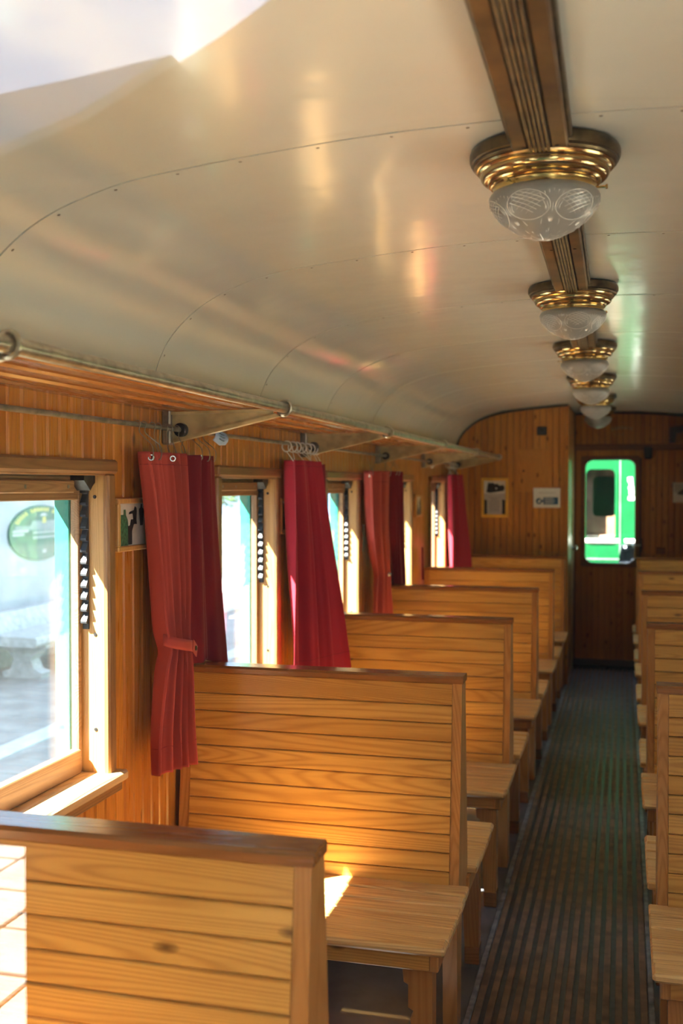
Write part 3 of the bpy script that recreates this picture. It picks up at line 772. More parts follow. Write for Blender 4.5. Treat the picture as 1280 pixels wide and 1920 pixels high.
# ================================================================== luggage racks, rods
BRY = [1.62, 3.15, 4.645, 6.15, 7.61, 8.97]
def rack(mx, label, yend):
    t_ = thing('luggage_rack', label, 'luggage rack', (-1.0 * mx, 4.6, 1.92))
    q = MB(mx); q.tube([(-.868, Y0 + .1, 1.932), (-.868, yend, 1.932)], .0165, 16); q.build('rail', 'rail', t_, smooth=True)
    for xx, zz in ((-1.245, 1.936), (-1.165, 1.938), (-1.075, 1.940), (-.985, 1.942), (-.915, 1.942)):
        q = MB(mx); q.box(xx - .026, xx + .026, Y0 + .1, yend - .02, zz - .010, zz + .010, .006); q.build('slat', 'slat_y', t_)
    for y in BRY:
        if y > yend - .1: continue
        q = MB(mx)
        prof = [(-1.262, 1.925), (-.890, 1.932), (-.872, 1.915), (-.900, 1.905), (-1.235, 1.828), (-1.262, 1.826)]
        q.prism([(-1.255, 1.918), (-.90, 1.924), (-.91, 1.909), (-1.235, 1.834), (-1.255, 1.834)], y - .003, y + .003, 'Y')
        q.add([], []); q.prism([(-1.262, 1.925), (-.885, 1.930), (-.885, 1.922), (-1.262, 1.916)], y - .014, y + .014, 'Y')
        q.prism([(-1.240, 1.838), (-.895, 1.914), (-.880, 1.906), (-1.238, 1.827)], y - .014, y + .014, 'Y')
        b = q.build('bracket', 'bracket', t_)
        q = MB(mx); q.box(-1.2695, -1.240, y - .022, y + .022, 1.822, 1.962, .005); q.build('wall_plate', 'rod', b)
        q = MB(mx); q.tube([(-.868 + .0225 * math.cos(a), y, 1.932 + .0225 * math.sin(a)) for a in [i * math.pi / 10 for i in range(20)]], .0055, 8, closed=True); q.build('collar', 'rail', b, smooth=True)
        q = MB(mx); q.T = Matrix.Translation((-1.207, y - .016, 1.868)) @ Matrix.Rotation(R(90), 4, 'X'); q.lathe([(.022, -.03), (.022, .004), (.016, .008), (0, .008)], seg=16); q.build('boss', 'iron', b, smooth=True)
    return t_
rack(1, 'long wooden slatted luggage rack with steel rail above the left windows', YP - .12)
rack(-1, 'wooden slatted luggage rack on the right wall', 8.2)
q = MB(); q.tube([(-1.207, Y0 + .1, 1.868), (-1.207, YP - .03, 1.868)], .0075, 10); tag(q.build('curtain_rod', 'rod', smooth=True), 'thin grey steel curtain rod below the luggage rack', 'curtain rod')

# ================================================================== curtains
def curtain(label, mat, rows, nf, amp, hooks=5, phase=0.0, hem=True, strap=None, hookmat='hook', eyelets=3, ring=False, skew=0.0):
    """rows: (z, xL, yL, xR, yR) from top to bottom"""
    rows = sorted(rows, key=lambda r: -r[0]); d = catmull(rows, 8); n = len(d) - 1
    r = thing('curtain', label, 'curtain', ((rows[-1][1] + rows[-1][3]) / 2, (rows[-1][2] + rows[-1][4]) / 2, rows[-1][0]), 'red curtains along the left windows')
    w0 = math.hypot(rows[0][3] - rows[0][1], rows[0][4] - rows[0][2])
    def fn(u, v):
        f = v * n; i = min(int(f), n - 1); t = f - i
        z, xl, yl, xr, yr = [a * (1 - t) + b * t for a, b in zip(d[i], d[i + 1])]
        wd = math.hypot(xr - xl, yr - yl); ux, uy = (xr - xl) / wd, (yr - yl) / wd
        a = amp * (.55 + .45 * min(1, wd / w0)) * (.8 + .35 * math.sin(3 * v + phase))
        uu = u + .035 * math.sin(2 * math.pi * u * 1.5 + phase + v * 1.1)
        s = math.sin(2 * math.pi * nf * uu + phase) + .35 * math.sin(2 * math.pi * nf * 2.1 * uu + 1.3 + phase + v)
        s = (.55 * s + .45 * math.tanh(2.2 * s)) * a
        # along the cloth, small sideways crowding gives overlapping folds
        k = u + .018 * math.cos(2 * math.pi * nf * uu + phase)
        zz = z - skew * u ** 4 * v
        return (xl + ux * wd * k + uy * s, yl + uy * wd * k - ux * s, zz + .006 * math.sin(2 * math.pi * nf * uu) * v)
    q = MB(); q.grid(fn, 90, 60); c = q.build('fabric', mat, r, smooth=True)
    so = c.modifiers.new('thickness', 'SOLIDIFY'); so.thickness = .0016
    def off(p, e): return (p[0] + e, p[1] - e * .4, p[2])
    # stitched top band and hem
    for v in ((.045,) if not hem else (.045, .90)):
        q = MB(); q.tube([off(fn(i / 60, v), .0022) for i in range(61)], .0009, 4); q.build('seam', 'red_b', r)
    for k in range(hooks):
        u = (k + .35) / hooks; p = fn(u, .012)
        top_ = Vector((-1.207, p[1] + random.uniform(-.012, .012), 1.868)); q = MB()
        if ring:
            cc = Vector((-1.207, p[1], 1.856)); q.tube([(cc.x + .020 * math.cos(a), cc.y + .004 * math.sin(a), cc.z + .022 * math.sin(a)) for a in [i * math.pi / 8 for i in range(16)]], .0032, 6, closed=True)
            q.tube([(cc.x, cc.y, cc.z - .022), (p[0], p[1], p[2])], .0016, 5)
        else:
            pts = [(top_.x - .011, top_.y, top_.z - .004), (top_.x - .006, top_.y, top_.z + .009), (top_.x + .004, top_.y, top_.z + .011), (top_.x + .011, top_.y, top_.z + .002), (top_.x + .006, top_.y + .002, top_.z - .022)]
            pts += [(p[0] + .004, p[1], p[2] + .028), (p[0] + .010, p[1], p[2] + .006), (p[0] + .006, p[1], p[2] - .012), (p[0], p[1], p[2] - .014)]
            q.tube(catmull(pts, 4), .0015, 5)
        q.build('hook', 'white_plastic' if ring else hookmat, r, smooth=True)
    for k in range(eyelets):
        u = (.06, .93, .5)[k % 3]; p = fn(u, .025)
        q = MB(); q.T = Matrix.Translation((p[0] + .0025, p[1] - .003, p[2])) @ Matrix.Rotation(R(25), 4, 'Z') @ Matrix.Rotation(R(90), 4, 'X')
        q.tube([(.0075 * math.cos(a), .0075 * math.sin(a), 0) for a in [i * math.pi / 8 for i in range(16)]], .0024, 6, closed=True); q.build('eyelet', 'eyelet', r, smooth=True)
    if strap:
        zt, kind = strap
        v = min(range(101), key=lambda i: abs(fn(.5, i / 100)[2] - zt)) / 100
        a, b = Vector(fn(0, v)), Vector(fn(1, v)); mid = (a + b) / 2; h = (b - a).length / 2; e = (b - a).normalized(); nn = Vector((e.y, -e.x, 0))
        if kind == 'band':
            q = MB(); pts = []
            def bf(u, w_):
                t = -.35 + u * (2 * math.pi * .78)
                p = mid + e * (-math.cos(t)) * (h + .012) + nn * math.sin(t) * (amp + .020)
                return (p.x, p.y, zt + .032 - .070 * u + (w_ - .5) * .034)
            q.grid(bf, 32, 3); s_ = q.build('tie_strap', 'red_a' if mat == 'red_a' else 'red_b', r, smooth=True); s_.modifiers.new('t', 'SOLIDIFY').thickness = .002
            tip = bf(.48, .5); q = MB(); q.box(-.012, .050, -.0015, .0015, -.017, .017)
            T = Matrix.Translation(Vector(tip) + nn * .004) @ Matrix.Rotation(math.atan2(e.y, e.x), 4, 'Z') @ Matrix.Rotation(R(28), 4, 'Y')
            q.v = [tuple(T @ Vector(p)) for p in q.v]; q.build('strap_end', 'red_a' if mat == 'red_a' else 'red_b', r)
            q = MB(); q.T = Matrix.Translation(Vector(tip) + nn * .008 + e * .018 - Vector((0, 0, .008))) @ Matrix.Rotation(math.atan2(e.y, e.x), 4, 'Z') @ Matrix.Rotation(R(90), 4, 'X'); q.lathe([(.008, -.002), (.008, .001), (.005, .003), (0, .002)], seg=14); q.build('button', 'bronze', s_, smooth=True)
        else:
            p = mid + nn * (amp + .012)
            q = MB(); q.T = Matrix.Translation(p) @ Matrix.Rotation(R(90), 4, 'X'); q.lathe([(.013, -.003), (.013, .002), (.008, .005), (0, .005)], seg=14); q.build('button', 'eyelet', r, smooth=True)
    return r
curtain('faded red curtain tied back with a strap, nearest the camera', 'red_a',
        [(1.79, -1.19, 2.815, -1.17, 3.085), (1.63, -1.19, 2.865, -1.17, 3.09), (1.39, -1.19, 2.910, -1.17, 3.090), (1.26, -1.185, 2.925, -1.17, 3.075), (1.195, -1.18, 2.945, -1.16, 3.060), (1.13, -1.185, 2.925, -1.155, 3.075), (.95, -1.20, 2.915, -1.145, 3.085), (.825, -1.20, 2.910, -1.135, 3.095)],
        5.0, .032, hooks=6, strap=(1.20, 'band'))
curtain('dark red curtain hanging straight behind the second bench beside the tied one', 'red_b',
        [(1.79, -1.195, 3.09, -1.185, 3.350), (1.62, -1.20, 3.10, -1.185, 3.375), (1.36, -1.20, 3.11, -1.18, 3.43), (1.118, -1.20, 3.12, -1.175, 3.49)],
        2.6, .024, hooks=5, phase=1.2, hem=False, skew=.09)
curtain('bright red curtain flaring untied into the third row of benches', 'red_c',
        [(1.80, -1.20, 4.215, -1.18, 4.565), (1.60, -1.20, 4.225, -1.165, 4.60), (1.35, -1.20, 4.235, -1.125, 4.61), (1.12, -1.20, 4.245, -1.085, 4.62), (.86, -1.20, 4.255, -1.045, 4.625)],
        3.2, .034, hooks=5, phase=.5, ring=True, eyelets=0)
curtain('narrow dark red curtain gathered beside the third window', 'red_b',
        [(1.79, -1.20, 4.57, -1.19, 4.70), (1.47, -1.20, 4.62, -1.19, 4.75), (1.15, -1.20, 4.66, -1.19, 4.80)],
        2.2, .020, hooks=3, phase=2.0, ring=True, eyelets=0, hem=False)
curtain('red curtain gathered low by a round button beside the third window', 'red_a',
        [(1.775, -1.20, 5.60, -1.18, 6.06), (1.49, -1.20, 5.65, -1.18, 6.02), (1.31, -1.20, 5.74, -1.17, 6.01), (1.20, -1.20, 5.82, -1.165, 6.02), (1.10, -1.20, 5.80, -1.16, 6.03), (.93, -1.20, 5.76, -1.15, 6.06), (.84, -1.20, 5.75, -1.15, 6.07)],
        2.6, .034, hooks=4, phase=.9, strap=(1.19, 'button'), eyelets=1)
curtain('dark red curtain hanging beyond the button-tied one', 'red_b',
        [(1.78, -1.20, 6.09, -1.185, 6.40), (1.40, -1.20, 6.16, -1.185, 6.47), (1.10, -1.20, 6.285, -1.18, 6.55), (.86, -1.20, 6.30, -1.18, 6.58)],
        3.0, .028, hooks=4, phase=1.7, eyelets=0)
curtain('farthest red curtain, beside the partition with the framed poster', 'red_c',
        [(1.785, -1.20, 8.40, -1.175, 8.86), (1.40, -1.20, 8.42, -1.15, 8.93), (1.05, -1.20, 8.44, -1.115, 8.96), (.86, -1.20, 8.45, -1.10, 8.97)],
        2.2, .034, hooks=4, phase=.2, ring=True, eyelets=0)
q = MB(); q.grid(lambda u, v: (-1.262 + .012 * math.sin(math.pi * u) * (1 - v * .3), 7.585 + .06 * v * u + .02 * v, 1.25 - .24 * v), 6, 10)
s4 = q.build('curtain_strap', 'red_b', smooth=True); s4.modifiers.new('t', 'SOLIDIFY').thickness = .002
tag(s4, 'empty red curtain strap hanging on the wall before the fifth window', 'strap')

# small things near the rod
bm_ = thing('face_mask', 'light blue pleated fabric mask hanging over the curtain rod behind the first bracket', 'mask', (-1.195, 3.40, 1.845))
def mf(u, v):
    return (-1.185 + .012 * math.sin(math.pi * v), 3.355 + .115 * u, 1.885 - .05 * v * (1 - .35 * abs(u - .5)) - .012 * u)
q = MB(); q.grid(mf, 10, 12); b_ = q.build('cover', 'blue_plastic', bm_, smooth=True); b_.modifiers.new('t', 'SOLIDIFY').thickness = .003
for k in range(3):
    q = MB(); v = .3 + .2 * k; q.tube([(p[0] + .003, p[1], p[2]) for p in (mf(.25 + .06 * i, v) for i in range(7))], .0018, 5); q.build('pleat', 'ink_blue', bm_)
q = MB(); q.T = Matrix.Translation((-1.20, 7.66, 1.852)); q.lathe([(.006, .02), (.022, .008), (.020, -.006), (.008, -.03), (0, -.032)], seg=16)
tag(q.build('rod_cap', 'white_plastic', smooth=True), 'small white plastic knob under the fourth rack bracket', 'knob')

# ================================================================== pictures
def polyflat(name, mat, pts, fn, d, par):
    """print: polygon in (u, v) picture coordinates placed by fn, standing d proud"""
    q = MB(); n = len(pts)
    vs_ = [fn(u, v, d) for u, v in pts] + [fn(u, v, d - .0004) for u, v in pts]
    q.add(vs_, [tuple(range(n)), tuple(range(n, 2 * n))[::-1]] + [(i, n + i, n + (i + 1) % n, (i + 1) % n) for i in range(n)])
    return q.build(name, mat, par)
def picture(label, y0, y1, z0, z1, prints, fwid=.016, dep=.022):
    t_ = thing('framed_photograph', label, 'picture', (-1.2695, (y0 + y1) / 2, z0), 'framed photographs between the windows')
    x0 = -1.2692
    for b in ((y0, y1, z1 - fwid, z1), (y0, y1, z0, z0 + fwid), (y0, y0 + fwid, z0 + fwid, z1 - fwid), (y1 - fwid, y1, z0 + fwid, z1 - fwid)):
        q = MB(); q.box(x0, x0 + dep, *b, .003); q.build('frame_bar', 'frame_wood', t_)
    q = MB(); q.box(x0, x0 + dep * .55, y0 + fwid * .8, y1 - fwid * .8, z0 + fwid * .8, z1 - fwid * .8); ph = q.build('photograph', 'paper_snow', t_)
    def fn(u, v, d): return (x0 + dep * .55 + d, y0 + fwid + u * (y1 - y0 - 2 * fwid), z0 + fwid + v * (z1 - z0 - 2 * fwid))
    for i, (mat, pts) in enumerate(prints): polyflat('printed_shape', mat, pts, fn, .0006 + .0002 * i, ph)
fig1 = [('ink_green', [(.04, .0), (.36, .0), (.38, .30), (.34, .62), (.28, .72), (.27, .86), (.20, .86), (.19, .74), (.08, .74), (.05, .55)]),
        ('ink', [(.36, .02), (.50, .02), (.50, .34), (.58, .52), (.55, .62), (.46, .62), (.42, .48), (.34, .46)]),
        ('ink', [(.56, .50), (.68, .50), (.66, .62), (.68, .80), (.66, .90), (.60, .93), (.57, .84), (.40, .80), (.38, .74), (.52, .76), (.54, .62)]),
        ('ink', [(.80, .46), (.90, .46), (.93, .68), (.96, .84), (.88, .90), (.88, .98), (.83, .98), (.82, .90), (.76, .86), (.78, .66)])]
fig2 = [('ink', [(0, 0), (.55, 0), (.50, .35), (.35, .60), (.25, .90), (.05, 1), (0, .9)]), ('ink_mid', [(.60, 0), (1, 0), (1, 1), (.85, .85), (.80, .55), (.66, .30)]), ('ink', [(.70, .55), (.80, .55), (.78, .8), (.70, .78)])]
fig3 = [('ink_mid', [(0, 0), (1, 0), (1, .35), (.75, .6), (.8, 1), (.15, 1), (.1, .5), (0, .4)]), ('ink', [(.25, .1), (.7, .05), (.75, .4), (.55, .75), (.3, .8)])]
picture('small framed photograph with a green coat and black figures on snow', 2.785, 2.995, 1.500, 1.655, fig1)
picture('small framed photograph partly behind the flared bright red curtain', 4.292, 4.52, 1.488, 1.640, fig2)
picture('small framed dark photograph beside the button-tied curtain', 5.800, 6.05, 1.475, 1.635, fig3)
picture('small faint framed photograph between the fourth and fifth windows', 7.32, 7.54, 1.475, 1.630, fig2[::-1])
picture('tiny framed photograph next to the farthest red curtain', 8.68, 8.90, 1.475, 1.625, fig3)

# poster and sign on the partition, picture on the end wall
def fny(x0, x1, z0, z1, y): return lambda u, v, d: (x0 + u * (x1 - x0), y - d, z0 + v * (z1 - z0))
po = thing('framed_poster', 'yellow framed poster with a dark locomotive photograph on the partition', 'poster', (-.925, YP, 1.42))
x0, x1, z0, z1 = -1.042, -.808, 1.423, 1.762; fwid = .026
for b in ((x0, x1, z1 - fwid, z1), (x0, x1, z0, z0 + fwid), (x0, x0 + fwid, z0 + fwid, z1 - fwid), (x1 - fwid, x1, z0 + fwid, z1 - fwid)):
    q = MB(); q.box(b[0], b[1], YP - .019, YP - .0005, b[2], b[3], .003); q.build('frame_bar', 'frame_yellow', po)
q = MB(); q.box(x0 + .02, x1 - .02, YP - .009, YP - .0005, z0 + .02, z1 - .02); pp = q.build('sheet', 'paper', po)
f_ = fny(x0 + fwid, x1 - fwid, z0 + fwid, z1 - fwid, YP - .009)
polyflat('printed_shape', 'paper_grey', [(0, .40), (1, .40), (1, .62), (0, .62)], f_, .0006, pp)
polyflat('printed_shape', 'ink', [(.10, .66), (.30, .64), (.92, .70), (.97, .80), (.90, .88), (.72, .86), (.62, .92), (.50, .90), (.42, .95), (.30, .93), (.20, .96), (.16, .86), (.14, .78)], f_, .0009, pp)
polyflat('printed_shape', 'paper', [(.52, .77), (.58, .74), (.61, .78), (.56, .81)], f_, .0012, pp)
for a, b in ((.0, .14), (.84, 1)): polyflat('printed_shape', 'ink', [(a, 0), (b, 0), (b, .42), (a, .45)], f_, .0008, pp)
polyflat('printed_shape', 'paper_grey', [(.15, 0), (.83, 0), (.83, .54), (.15, .54)], f_, .001, pp)
for k in range(9):
    w_ = (.55, .3, .5, .5, .55, .5, .55, .45, .5)[k]; polyflat('printed_line', 'ink_mid', [(.49 - w_ / 2, .50 - k * .05), (.49 + w_ / 2, .50 - k * .05), (.49 + w_ / 2, .512 - k * .05), (.49 - w_ / 2, .512 - k * .05)], f_, .0013, pp)
sg = thing('safety_sign', 'white safety sign with a blue round pictogram beside a blue text block', 'sign', (-.485, YP, 1.508))
x0, x1, z0, z1 = -.597, -.373, 1.508, 1.675
q = MB(); q.box(x0, x1, YP - .010, YP - .0055, z0, z1, .001); pp = q.build('plate', 'paper', sg)
f_ = fny(x0, x1, z0, z1, YP - .010)
polyflat('pictogram_disc', 'ink_blue', [(.205 + .115 * math.cos(a), .33 + .165 * math.sin(a)) for a in [i * math.pi / 12 for i in range(24)]], f_, .0006, pp)
polyflat('pictogram_head', 'paper', [(.16, .30), (.20, .22), (.25, .30), (.27, .38), (.22, .44), (.20, .36)], f_, .0010, pp)
polyflat('text_block', 'ink_blue', [(.37, .16), (.92, .16), (.92, .53), (.37, .53)], f_, .0006, pp)
polyflat('arrow_link', 'ink_blue', [(.32, .29), (.39, .29), (.39, .39), (.32, .39)], f_, .0005, pp)
for k, (a, b) in enumerate(((.42, .76), (.42, .80), (.42, .76))): polyflat('printed_line', 'paper', [(a, .23 + k * .105), (b, .23 + k * .105), (b, .265 + k * .105), (a, .265 + k * .105)], f_, .0010, pp)
polyflat('printed_line', 'paper_grey', [(.18, .74), (.80, .74), (.80, .78), (.18, .78)], f_, .0006, pp)
q = MB(); q.box(-.572, -.487, YP - .022, YP - .0005, 2.122, 2.196, .006); bx_ = q.build('wall_switch', 'black_box')
tag(bx_, 'small square black switch box high on the wooden partition', 'switch box')
q = MB(); q.box(-.545, -.514, YP - .027, YP - .021, 2.145, 2.173, .004); q.build('rocker', 'iron', bx_)
ep = thing('framed_photograph', 'pale landscape photograph on the end wall, cut by the right picture edge', 'picture', (.68, Y1, 1.54))
q = MB(); q.box(.588, .80, Y1 + .004, Y1 + .0145, 1.538, 1.725, .002); pp = q.build('photograph', 'paper', ep)
f_ = fny(.60, .788, 1.55, 1.713, Y1 + .004)
polyflat('printed_shape', 'paper_grey', [(0, .5), (1, .5), (1, 1), (0, 1)], f_, .0006, pp)
polyflat('printed_shape', 'ink_mid', [(.1, .42), (.3, .36), (.7, .34), (.85, .46), (.8, .62), (.5, .72), (.3, .62)], f_, .0009, pp)
q = MB(); q.box(.44, .52, Y1 + .003, Y1 + .0145, 1.055, 1.115, .004); tag(q.build('trim_20', 'darkwood_x'), kind='structure')

# ================================================================== the neighbouring carriage beyond the door
nb_ = thing('railway_carriage', 'bright green carriage end seen through the sliding door window', 'carriage', (0, 11.8, -.3))
YN = 11.8
q = MB(); wi = rrect(-.262, .065, 1.10, 1.885, .07); wo = [(px * 1.0 if abs(px) < 1 else px, pz) for px, pz in rrect(-1.35, 1.35, -.3, 2.6, .02)]
ring_plate(q, wo, wi, YN, YN + .06); q.build('end_wall', 'green', nb_)
q = MB(); ring_plate(q, rrect(-.285, .088, 1.077, 1.908, .085), rrect(-.250, .053, 1.112, 1.873, .06), YN - .012, YN + .05); q.build('window_frame', 'green', nb_)
q = MB(); q.box(-.27, .07, YN + .035, YN + .04, 1.09, 1.89); q.build('pane', 'pane_clean', nb_)
q = MB(); ring_plate(q, rrect(-1.2, 1.2, -.2, 2.4, .02), rrect(-.185, .06, 1.36, 1.80, .05), YN + .16, YN + .19); q.build('inner_partition', 'brown_int', nb_)
q = MB(); q.box(-.6, .6, YN + .40, YN + .42, .8, 2.2); q.build('inner_door', 'green', nb_)
q = MB(); q.box(-.9, .9, YN + .10, YN + .14, .95, 1.16, .01); q.build('inner_seat', 'brown_int', nb_)
q = MB(); q.box(.100, .112, YN - .006, YN + .001, .9, 2.5); q.build('white_line', 'line_pale', nb_)
q = MB(); q.box(-1.3, 1.3, YN - .006, YN + .001, .90, .915); q.build('white_line', 'line_pale', nb_)
for x0, z0, wd, hh in ((.185, 1.735, .05, .05), (.20, 1.70, .04, .05), (.192, 1.655, .055, .035), (.20, 1.60, .05, .05), (.19, 1.54, .065, .042)):
    q = MB(); q.box(x0, x0 + wd, YN - .003, YN + .001, z0, z0 + hh, .001); q.build('white_letter', 'sign_white', nb_)
q = MB(); q.tube([(-.6, YN - .30, 1.112), (.095, YN - .30, 1.112)], .027, 10); q.tube([(.155, YN - .30, 1.112), (.6, YN - .30, 1.112)], .027, 10)
for x in (-.6, .6): q.tube([(x, YN - .30, 1.112), (x, YN, 1.112)], .02, 8)
q.build('gate_bar', 'kerb', nb_, smooth=True)
q = MB(); q.prism([(.09, .78), (.28, .78), (.28, 1.05), (.20, 1.09), (.12, 1.06), (.10, .95)], YN - .22, YN, 'Y'); q.tube([(.13, YN - .24, 1.03), (.24, YN - .26, 1.07)], .03, 8); q.build('coupling_box', 'dark_metal', nb_)
q = MB(); q.box(-1.35, 1.35, YN + .06, YN + 2.2, -.3, -.2); q.box(-1.35, -1.30, YN + .06, YN + 2.2, -.2, .9); q.box(1.30, 1.35, YN + .06, YN + 2.2, -.2, .9); q.box(-1.4, 1.4, YN, YN + 2.2, 2.6, 2.66); q.box(-1.35, 1.35, YN + 2.15, YN + 2.2, -.2, 2.6); q.build('body', 'green_dark', nb_)

# carriage standing behind the photographer: it is mirrored in the end glass
YB = -1.76
nc = thing('railway_carriage', 'soot carriage end with pale roof edge mirrored in the nearest glass, raised roof standing in for the camera operator', 'carriage', (0, YB, -.3))
q = MB(); q.box(-1.42, 1.42, YB - 2.0, YB, .93, 2.40); q.box(-1.065, 1.065, YB - 2.0, YB, -.3, .93); q.build('body', 'darkened', nc)
edge = [(-1.42, 2.40), (-1.28, 2.452), (-1.13, 2.476), (-.90, 2.498), (-.70, 2.522)]
prof = edge + [(-.62, 2.56), (-.50, 2.63), (-.30, 2.78), (-.10, 2.88), (.10, 2.88), (.30, 2.78), (.50, 2.63), (.62, 2.56)] + [(-x, z) for x, z in edge[::-1]]
q = MB(); q.prism(prof + [(x, z - .11) for x, z in [(1.40, 2.38), (0, 2.5), (-1.40, 2.38)]], YB - 2.0, YB + .02, 'Y'); q.build('roof', 'darkened', nc)  # raised middle stands in for the camera operator blocking the mirrored sky
for s_ in (1, -1):
    q = MB(s_); q.prism(edge + [(x, z - t) for (x, z), t in zip(edge[::-1][1:], (.07, .115, .135, .14))], YB + .02, YB + .06, 'Y'); q.build('fascia', 'greyblue', nc)  # taper shaped to imitate the mirrored band fading out

# ================================================================== outside on the platform side
ZG = -.35
g_ = MB(); g_.box(-60, -1.75, -40, 70, ZG - .2, ZG); gr = tag(g_.build('ground', 'paving'), kind='structure')
q = MB(); q.box(-.197, .197, -.197, .197, 0, .02, .006); sl0 = q.build('paving_slab', 'slab', gr); sl0.location = (-1.98, -1.8, ZG); first = True
for ix in range(6):
    for iy in list(range(-14, 1)) + list(range(15, 29)):
        if ix == 0 and iy == 0: continue
        so = bpy.data.objects.new('paving_slab', sl0.data); COL.objects.link(so); so.parent = gr; so.location = (-1.98 - ix * .41, -1.8 + iy * .41, ZG + random.uniform(-.003, .003))
q = MB(); q.box(-1.75, 2.4, -40, 70, ZG - .5, ZG - .3); tag(q.build('ground_track', 'ballast'), kind='structure')
q = MB(); q.box(2.4, 60, -40, 70, ZG - .5, ZG - .1); tag(q.build('ground_yard', 'yard'), kind='structure')
ws = struct('wall_station', (-6.7, 6, ZG))
q = MB(); q.box(-6.9, -6.6, -12, 14.6, ZG, 4.2); q.build('render_face', 'plaster', ws)
q = MB(); q.box(-6.6, -6.55, -12, 14.6, ZG, .1, .01); q.build('plinth', 'stone', ws)
q = MB(); q.box(-4.55, -4.33, -20, 40, ZG - .01, ZG + .012, .004); tag(q.build('trim_21', 'kerb'), kind='structure')
cn = thing('shading_canopy', 'narrow canopy roof added out of view to shade the station wall', 'canopy', (-6.0, 2, 2.85))  # unseen canopy, added to keep sky light off the station wall
q = MB(); q.prism([(-6.6, 2.95), (-5.45, 2.82), (-5.45, 2.88), (-6.6, 3.03)], -12, 14.6, 'Y'); q.build('roof', 'roofing', cn)
for yy in (-8, -4, 0, 4, 8.5, 13):
    q = MB(); q.prism([(-6.6, 2.95), (-5.6, 2.84), (-5.7, 2.80), (-6.6, 2.3)], yy - .04, yy + .04, 'Y'); q.build('bracket', 'timber', cn)
sn = thing('oval_sign', 'oval dark green sign with yellow arched lettering on the pale station wall', 'sign', (-6.59, 11.38, .8))
C_ = (11.40, 1.135); A_, B_ = .70, .325
q = MB(); q.prism([(C_[0] + A_ * math.cos(a), C_[1] + B_ * math.sin(a)) for a in [i * math.pi / 24 for i in range(48)]], -6.6, -6.575, 'X'); pl2 = q.build('board', 'sign_green', sn)
def fs(u, v, d): return (-6.575 + d, C_[0] + u * A_, C_[1] + v * B_)
def mark(mat, pts, d=.001): polyflat('letter_mark', mat, pts, fs, d, pl2)
polyflat('printed_shape', 'sign_grey', [(-.85, .15), (.95, .05), (.95, .28), (.62, .34), (.5, .45), (-.3, .45), (-.35, .28), (-.8, .30)], fs, .0006, pl2)
for k in range(19):       # arched yellow lettering
    a = R(152 - k * 6.8)
    if k in (5, 12): continue
    c, s = math.cos(a), math.sin(a); w_ = .035
    mark('sign_yellow', [((.80) * c - w_ * s, .80 * s + w_ * c), ((.80) * c + w_ * s, .80 * s - w_ * c), (.93 * c + w_ * s, .93 * s - w_ * c), (.93 * c - w_ * s, .93 * s + w_ * c)])
for vv, u0, u1 in ((.02, -.28, .50), (-.16, -.28, .50)):
    u = u0
    while u < u1:
        ww = random.uniform(.035, .06); mark('sign_white', [(u, vv - .05), (u + ww, vv - .05), (u + ww, vv + .05), (u, vv + .05)]); u += ww + .022
for vv, u1 in ((.10, -.42), (-.02, -.55)): mark('sign_white', [(-.90, vv - .045), (u1, vv - .045), (u1, vv + .045), (-.90, vv + .045)])
mark('sign_white', [(.06 + .12 * math.cos(a), .62 + .10 * math.sin(a)) for a in [i * math.pi / 8 for i in range(9)]])
mark('sign_yellow', [(.02, .36), (.14, .36), (.13, .58), (.03, .58)])
mark('sign_white', [(.02, -.74), (.14, -.74), (.14, -.62), (.02, -.62)])

def stone_bench(y, label):
    t_ = thing('stone_bench', label, 'bench', (-6.0, y, ZG), 'cast stone benches on the platform')
    q = MB(); q.prism([(-6.32, .02), (-5.72, .02), (-5.70, .05), (-5.70, .10), (-5.72, .12), (-6.20, .13), (-6.34, .13)], y - .05, y + 2.1, 'Y'); q.build('seat_slab', 'stone', t_)
    q = MB(); q.prism([(-6.20, .12), (-6.30, .33), (-6.37, .33), (-6.34, .12)], y - .08, y + 2.1, 'Y'); q.build('backrest', 'stone', t_)
    for yy in (y + .28, y + 1.75):
        q = MB(); q.prism([(-6.24, ZG), (-5.80, ZG), (-5.78, ZG + .06), (-5.88, ZG + .10), (-5.92, ZG + .2), (-5.84, ZG + .28), (-5.74, ZG + .33), (-5.74, .02), (-6.28, .02), (-6.28, ZG + .33), (-6.18, ZG + .28), (-6.12, ZG + .2), (-6.16, ZG + .10), (-6.26, ZG + .06)], yy - .09, yy + .09, 'Y'); q.build('pedestal', 'stone', t_)
stone_bench(9.85, 'pale cast stone bench with scrolled pedestals seen through the first window')
q = MB(); q.box(-6.9, -6.0, 15.2, 24, ZG, .02, .02); lw = q.build('low_wall', 'kerb'); tag(lw, 'low white wall outside, seen through the second window', 'wall')
q = MB(); q.box(-7.6, -7.45, 23.3, 23.5, ZG, 2.4, .01); q.box(-7.6, -4.5, 23.3, 23.45, 2.3, 2.5, .01); q.prism([(-7.55, 1.6), (-7.45, 1.6), (-6.4, 2.35), (-6.55, 2.35)], 23.32, 23.44, 'Y')
tag(q.build('timber_shelter_post', 'timber'), 'timber post with diagonal brace outside the third window', 'post')
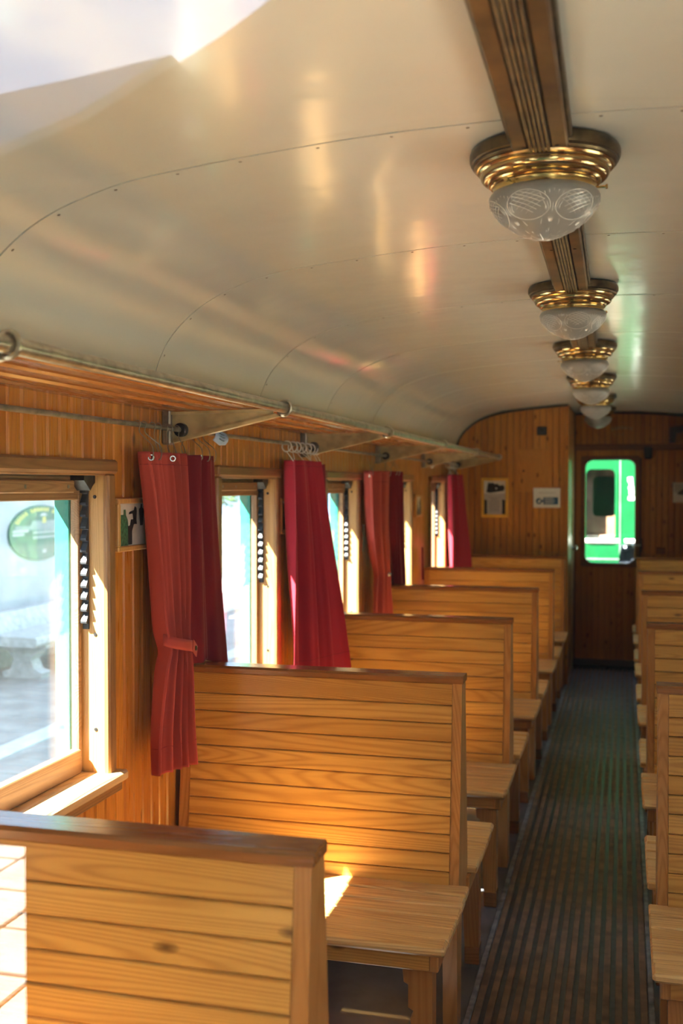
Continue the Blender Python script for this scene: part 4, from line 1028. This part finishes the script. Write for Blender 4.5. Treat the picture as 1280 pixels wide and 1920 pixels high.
def tree(x, y, h, rad, label, seed):
    rn = random.Random(seed); t_ = thing('tree', label, 'tree', (x, y, ZG), 'trees beyond the platform')
    q = MB(); q.tube([(x, y, ZG), (x + .1, y, ZG + h * .3), (x, y + .1, ZG + h * .6)], [.16, .12, .06], 8); q.build('trunk', 'bark', t_)
    q = MB()
    for k in range(2600):
        a = rn.uniform(0, 2 * math.pi); z = rn.uniform(-1, 1); rr = rn.uniform(.55, 1) * rad * math.sqrt(1 - z * z)
        c = Vector((x + rr * math.cos(a), y + rr * math.sin(a), ZG + h * .62 + z * h * .42)); s = rn.uniform(.08, .16)
        u = Vector((rn.uniform(-1, 1), rn.uniform(-1, 1), rn.uniform(-1, 1))).normalized(); v = u.cross(Vector((rn.uniform(-1, 1), rn.uniform(-1, 1), .3))).normalized()
        q.add([c - u * s, c + v * s * .5, c + u * s, c - v * s * .5], [(0, 1, 2, 3)])
    tag(q.build('foliage', 'leaf', t_), kind='stuff')
tree(-10.5, 22.0, 4.6, 2.0, 'leafy tree behind the low white wall beyond the second window', 1)
tree(-12.5, 30.0, 5.5, 2.4, 'leafy tree farther off beyond the third window', 2)

hd = thing('hedge', 'tall leafy hedge added out of view on the right to dim window reflections', 'hedge', (7.0, 15.0, ZG - .1))  # unseen, put in to darken what the left panes reflect
rn = random.Random(9)
q = MB(); q.box(6.7, 7.3, 3, 27, ZG - .1, 2.1, .2); q.build('core', 'leaf', hd)
q = MB()
for k in range(6000):
    c = Vector((7 + rn.choice((-1, 1)) * rn.uniform(.28, .45), rn.uniform(3, 27), rn.uniform(ZG, 2.25)))
    if rn.random() < .25: c = Vector((rn.uniform(6.65, 7.35), rn.uniform(3, 27), rn.uniform(2.05, 2.3)))
    sz = rn.uniform(.07, .14); u = Vector((rn.uniform(-1, 1), rn.uniform(-1, 1), rn.uniform(-1, 1))).normalized(); v = u.cross(Vector((rn.uniform(-1, 1), rn.uniform(-1, 1), .3))).normalized()
    q.add([c - u * sz, c + v * sz * .5, c + u * sz, c - v * sz * .5], [(0, 1, 2, 3)])
tag(q.build('foliage', 'leaf', hd), kind='stuff')
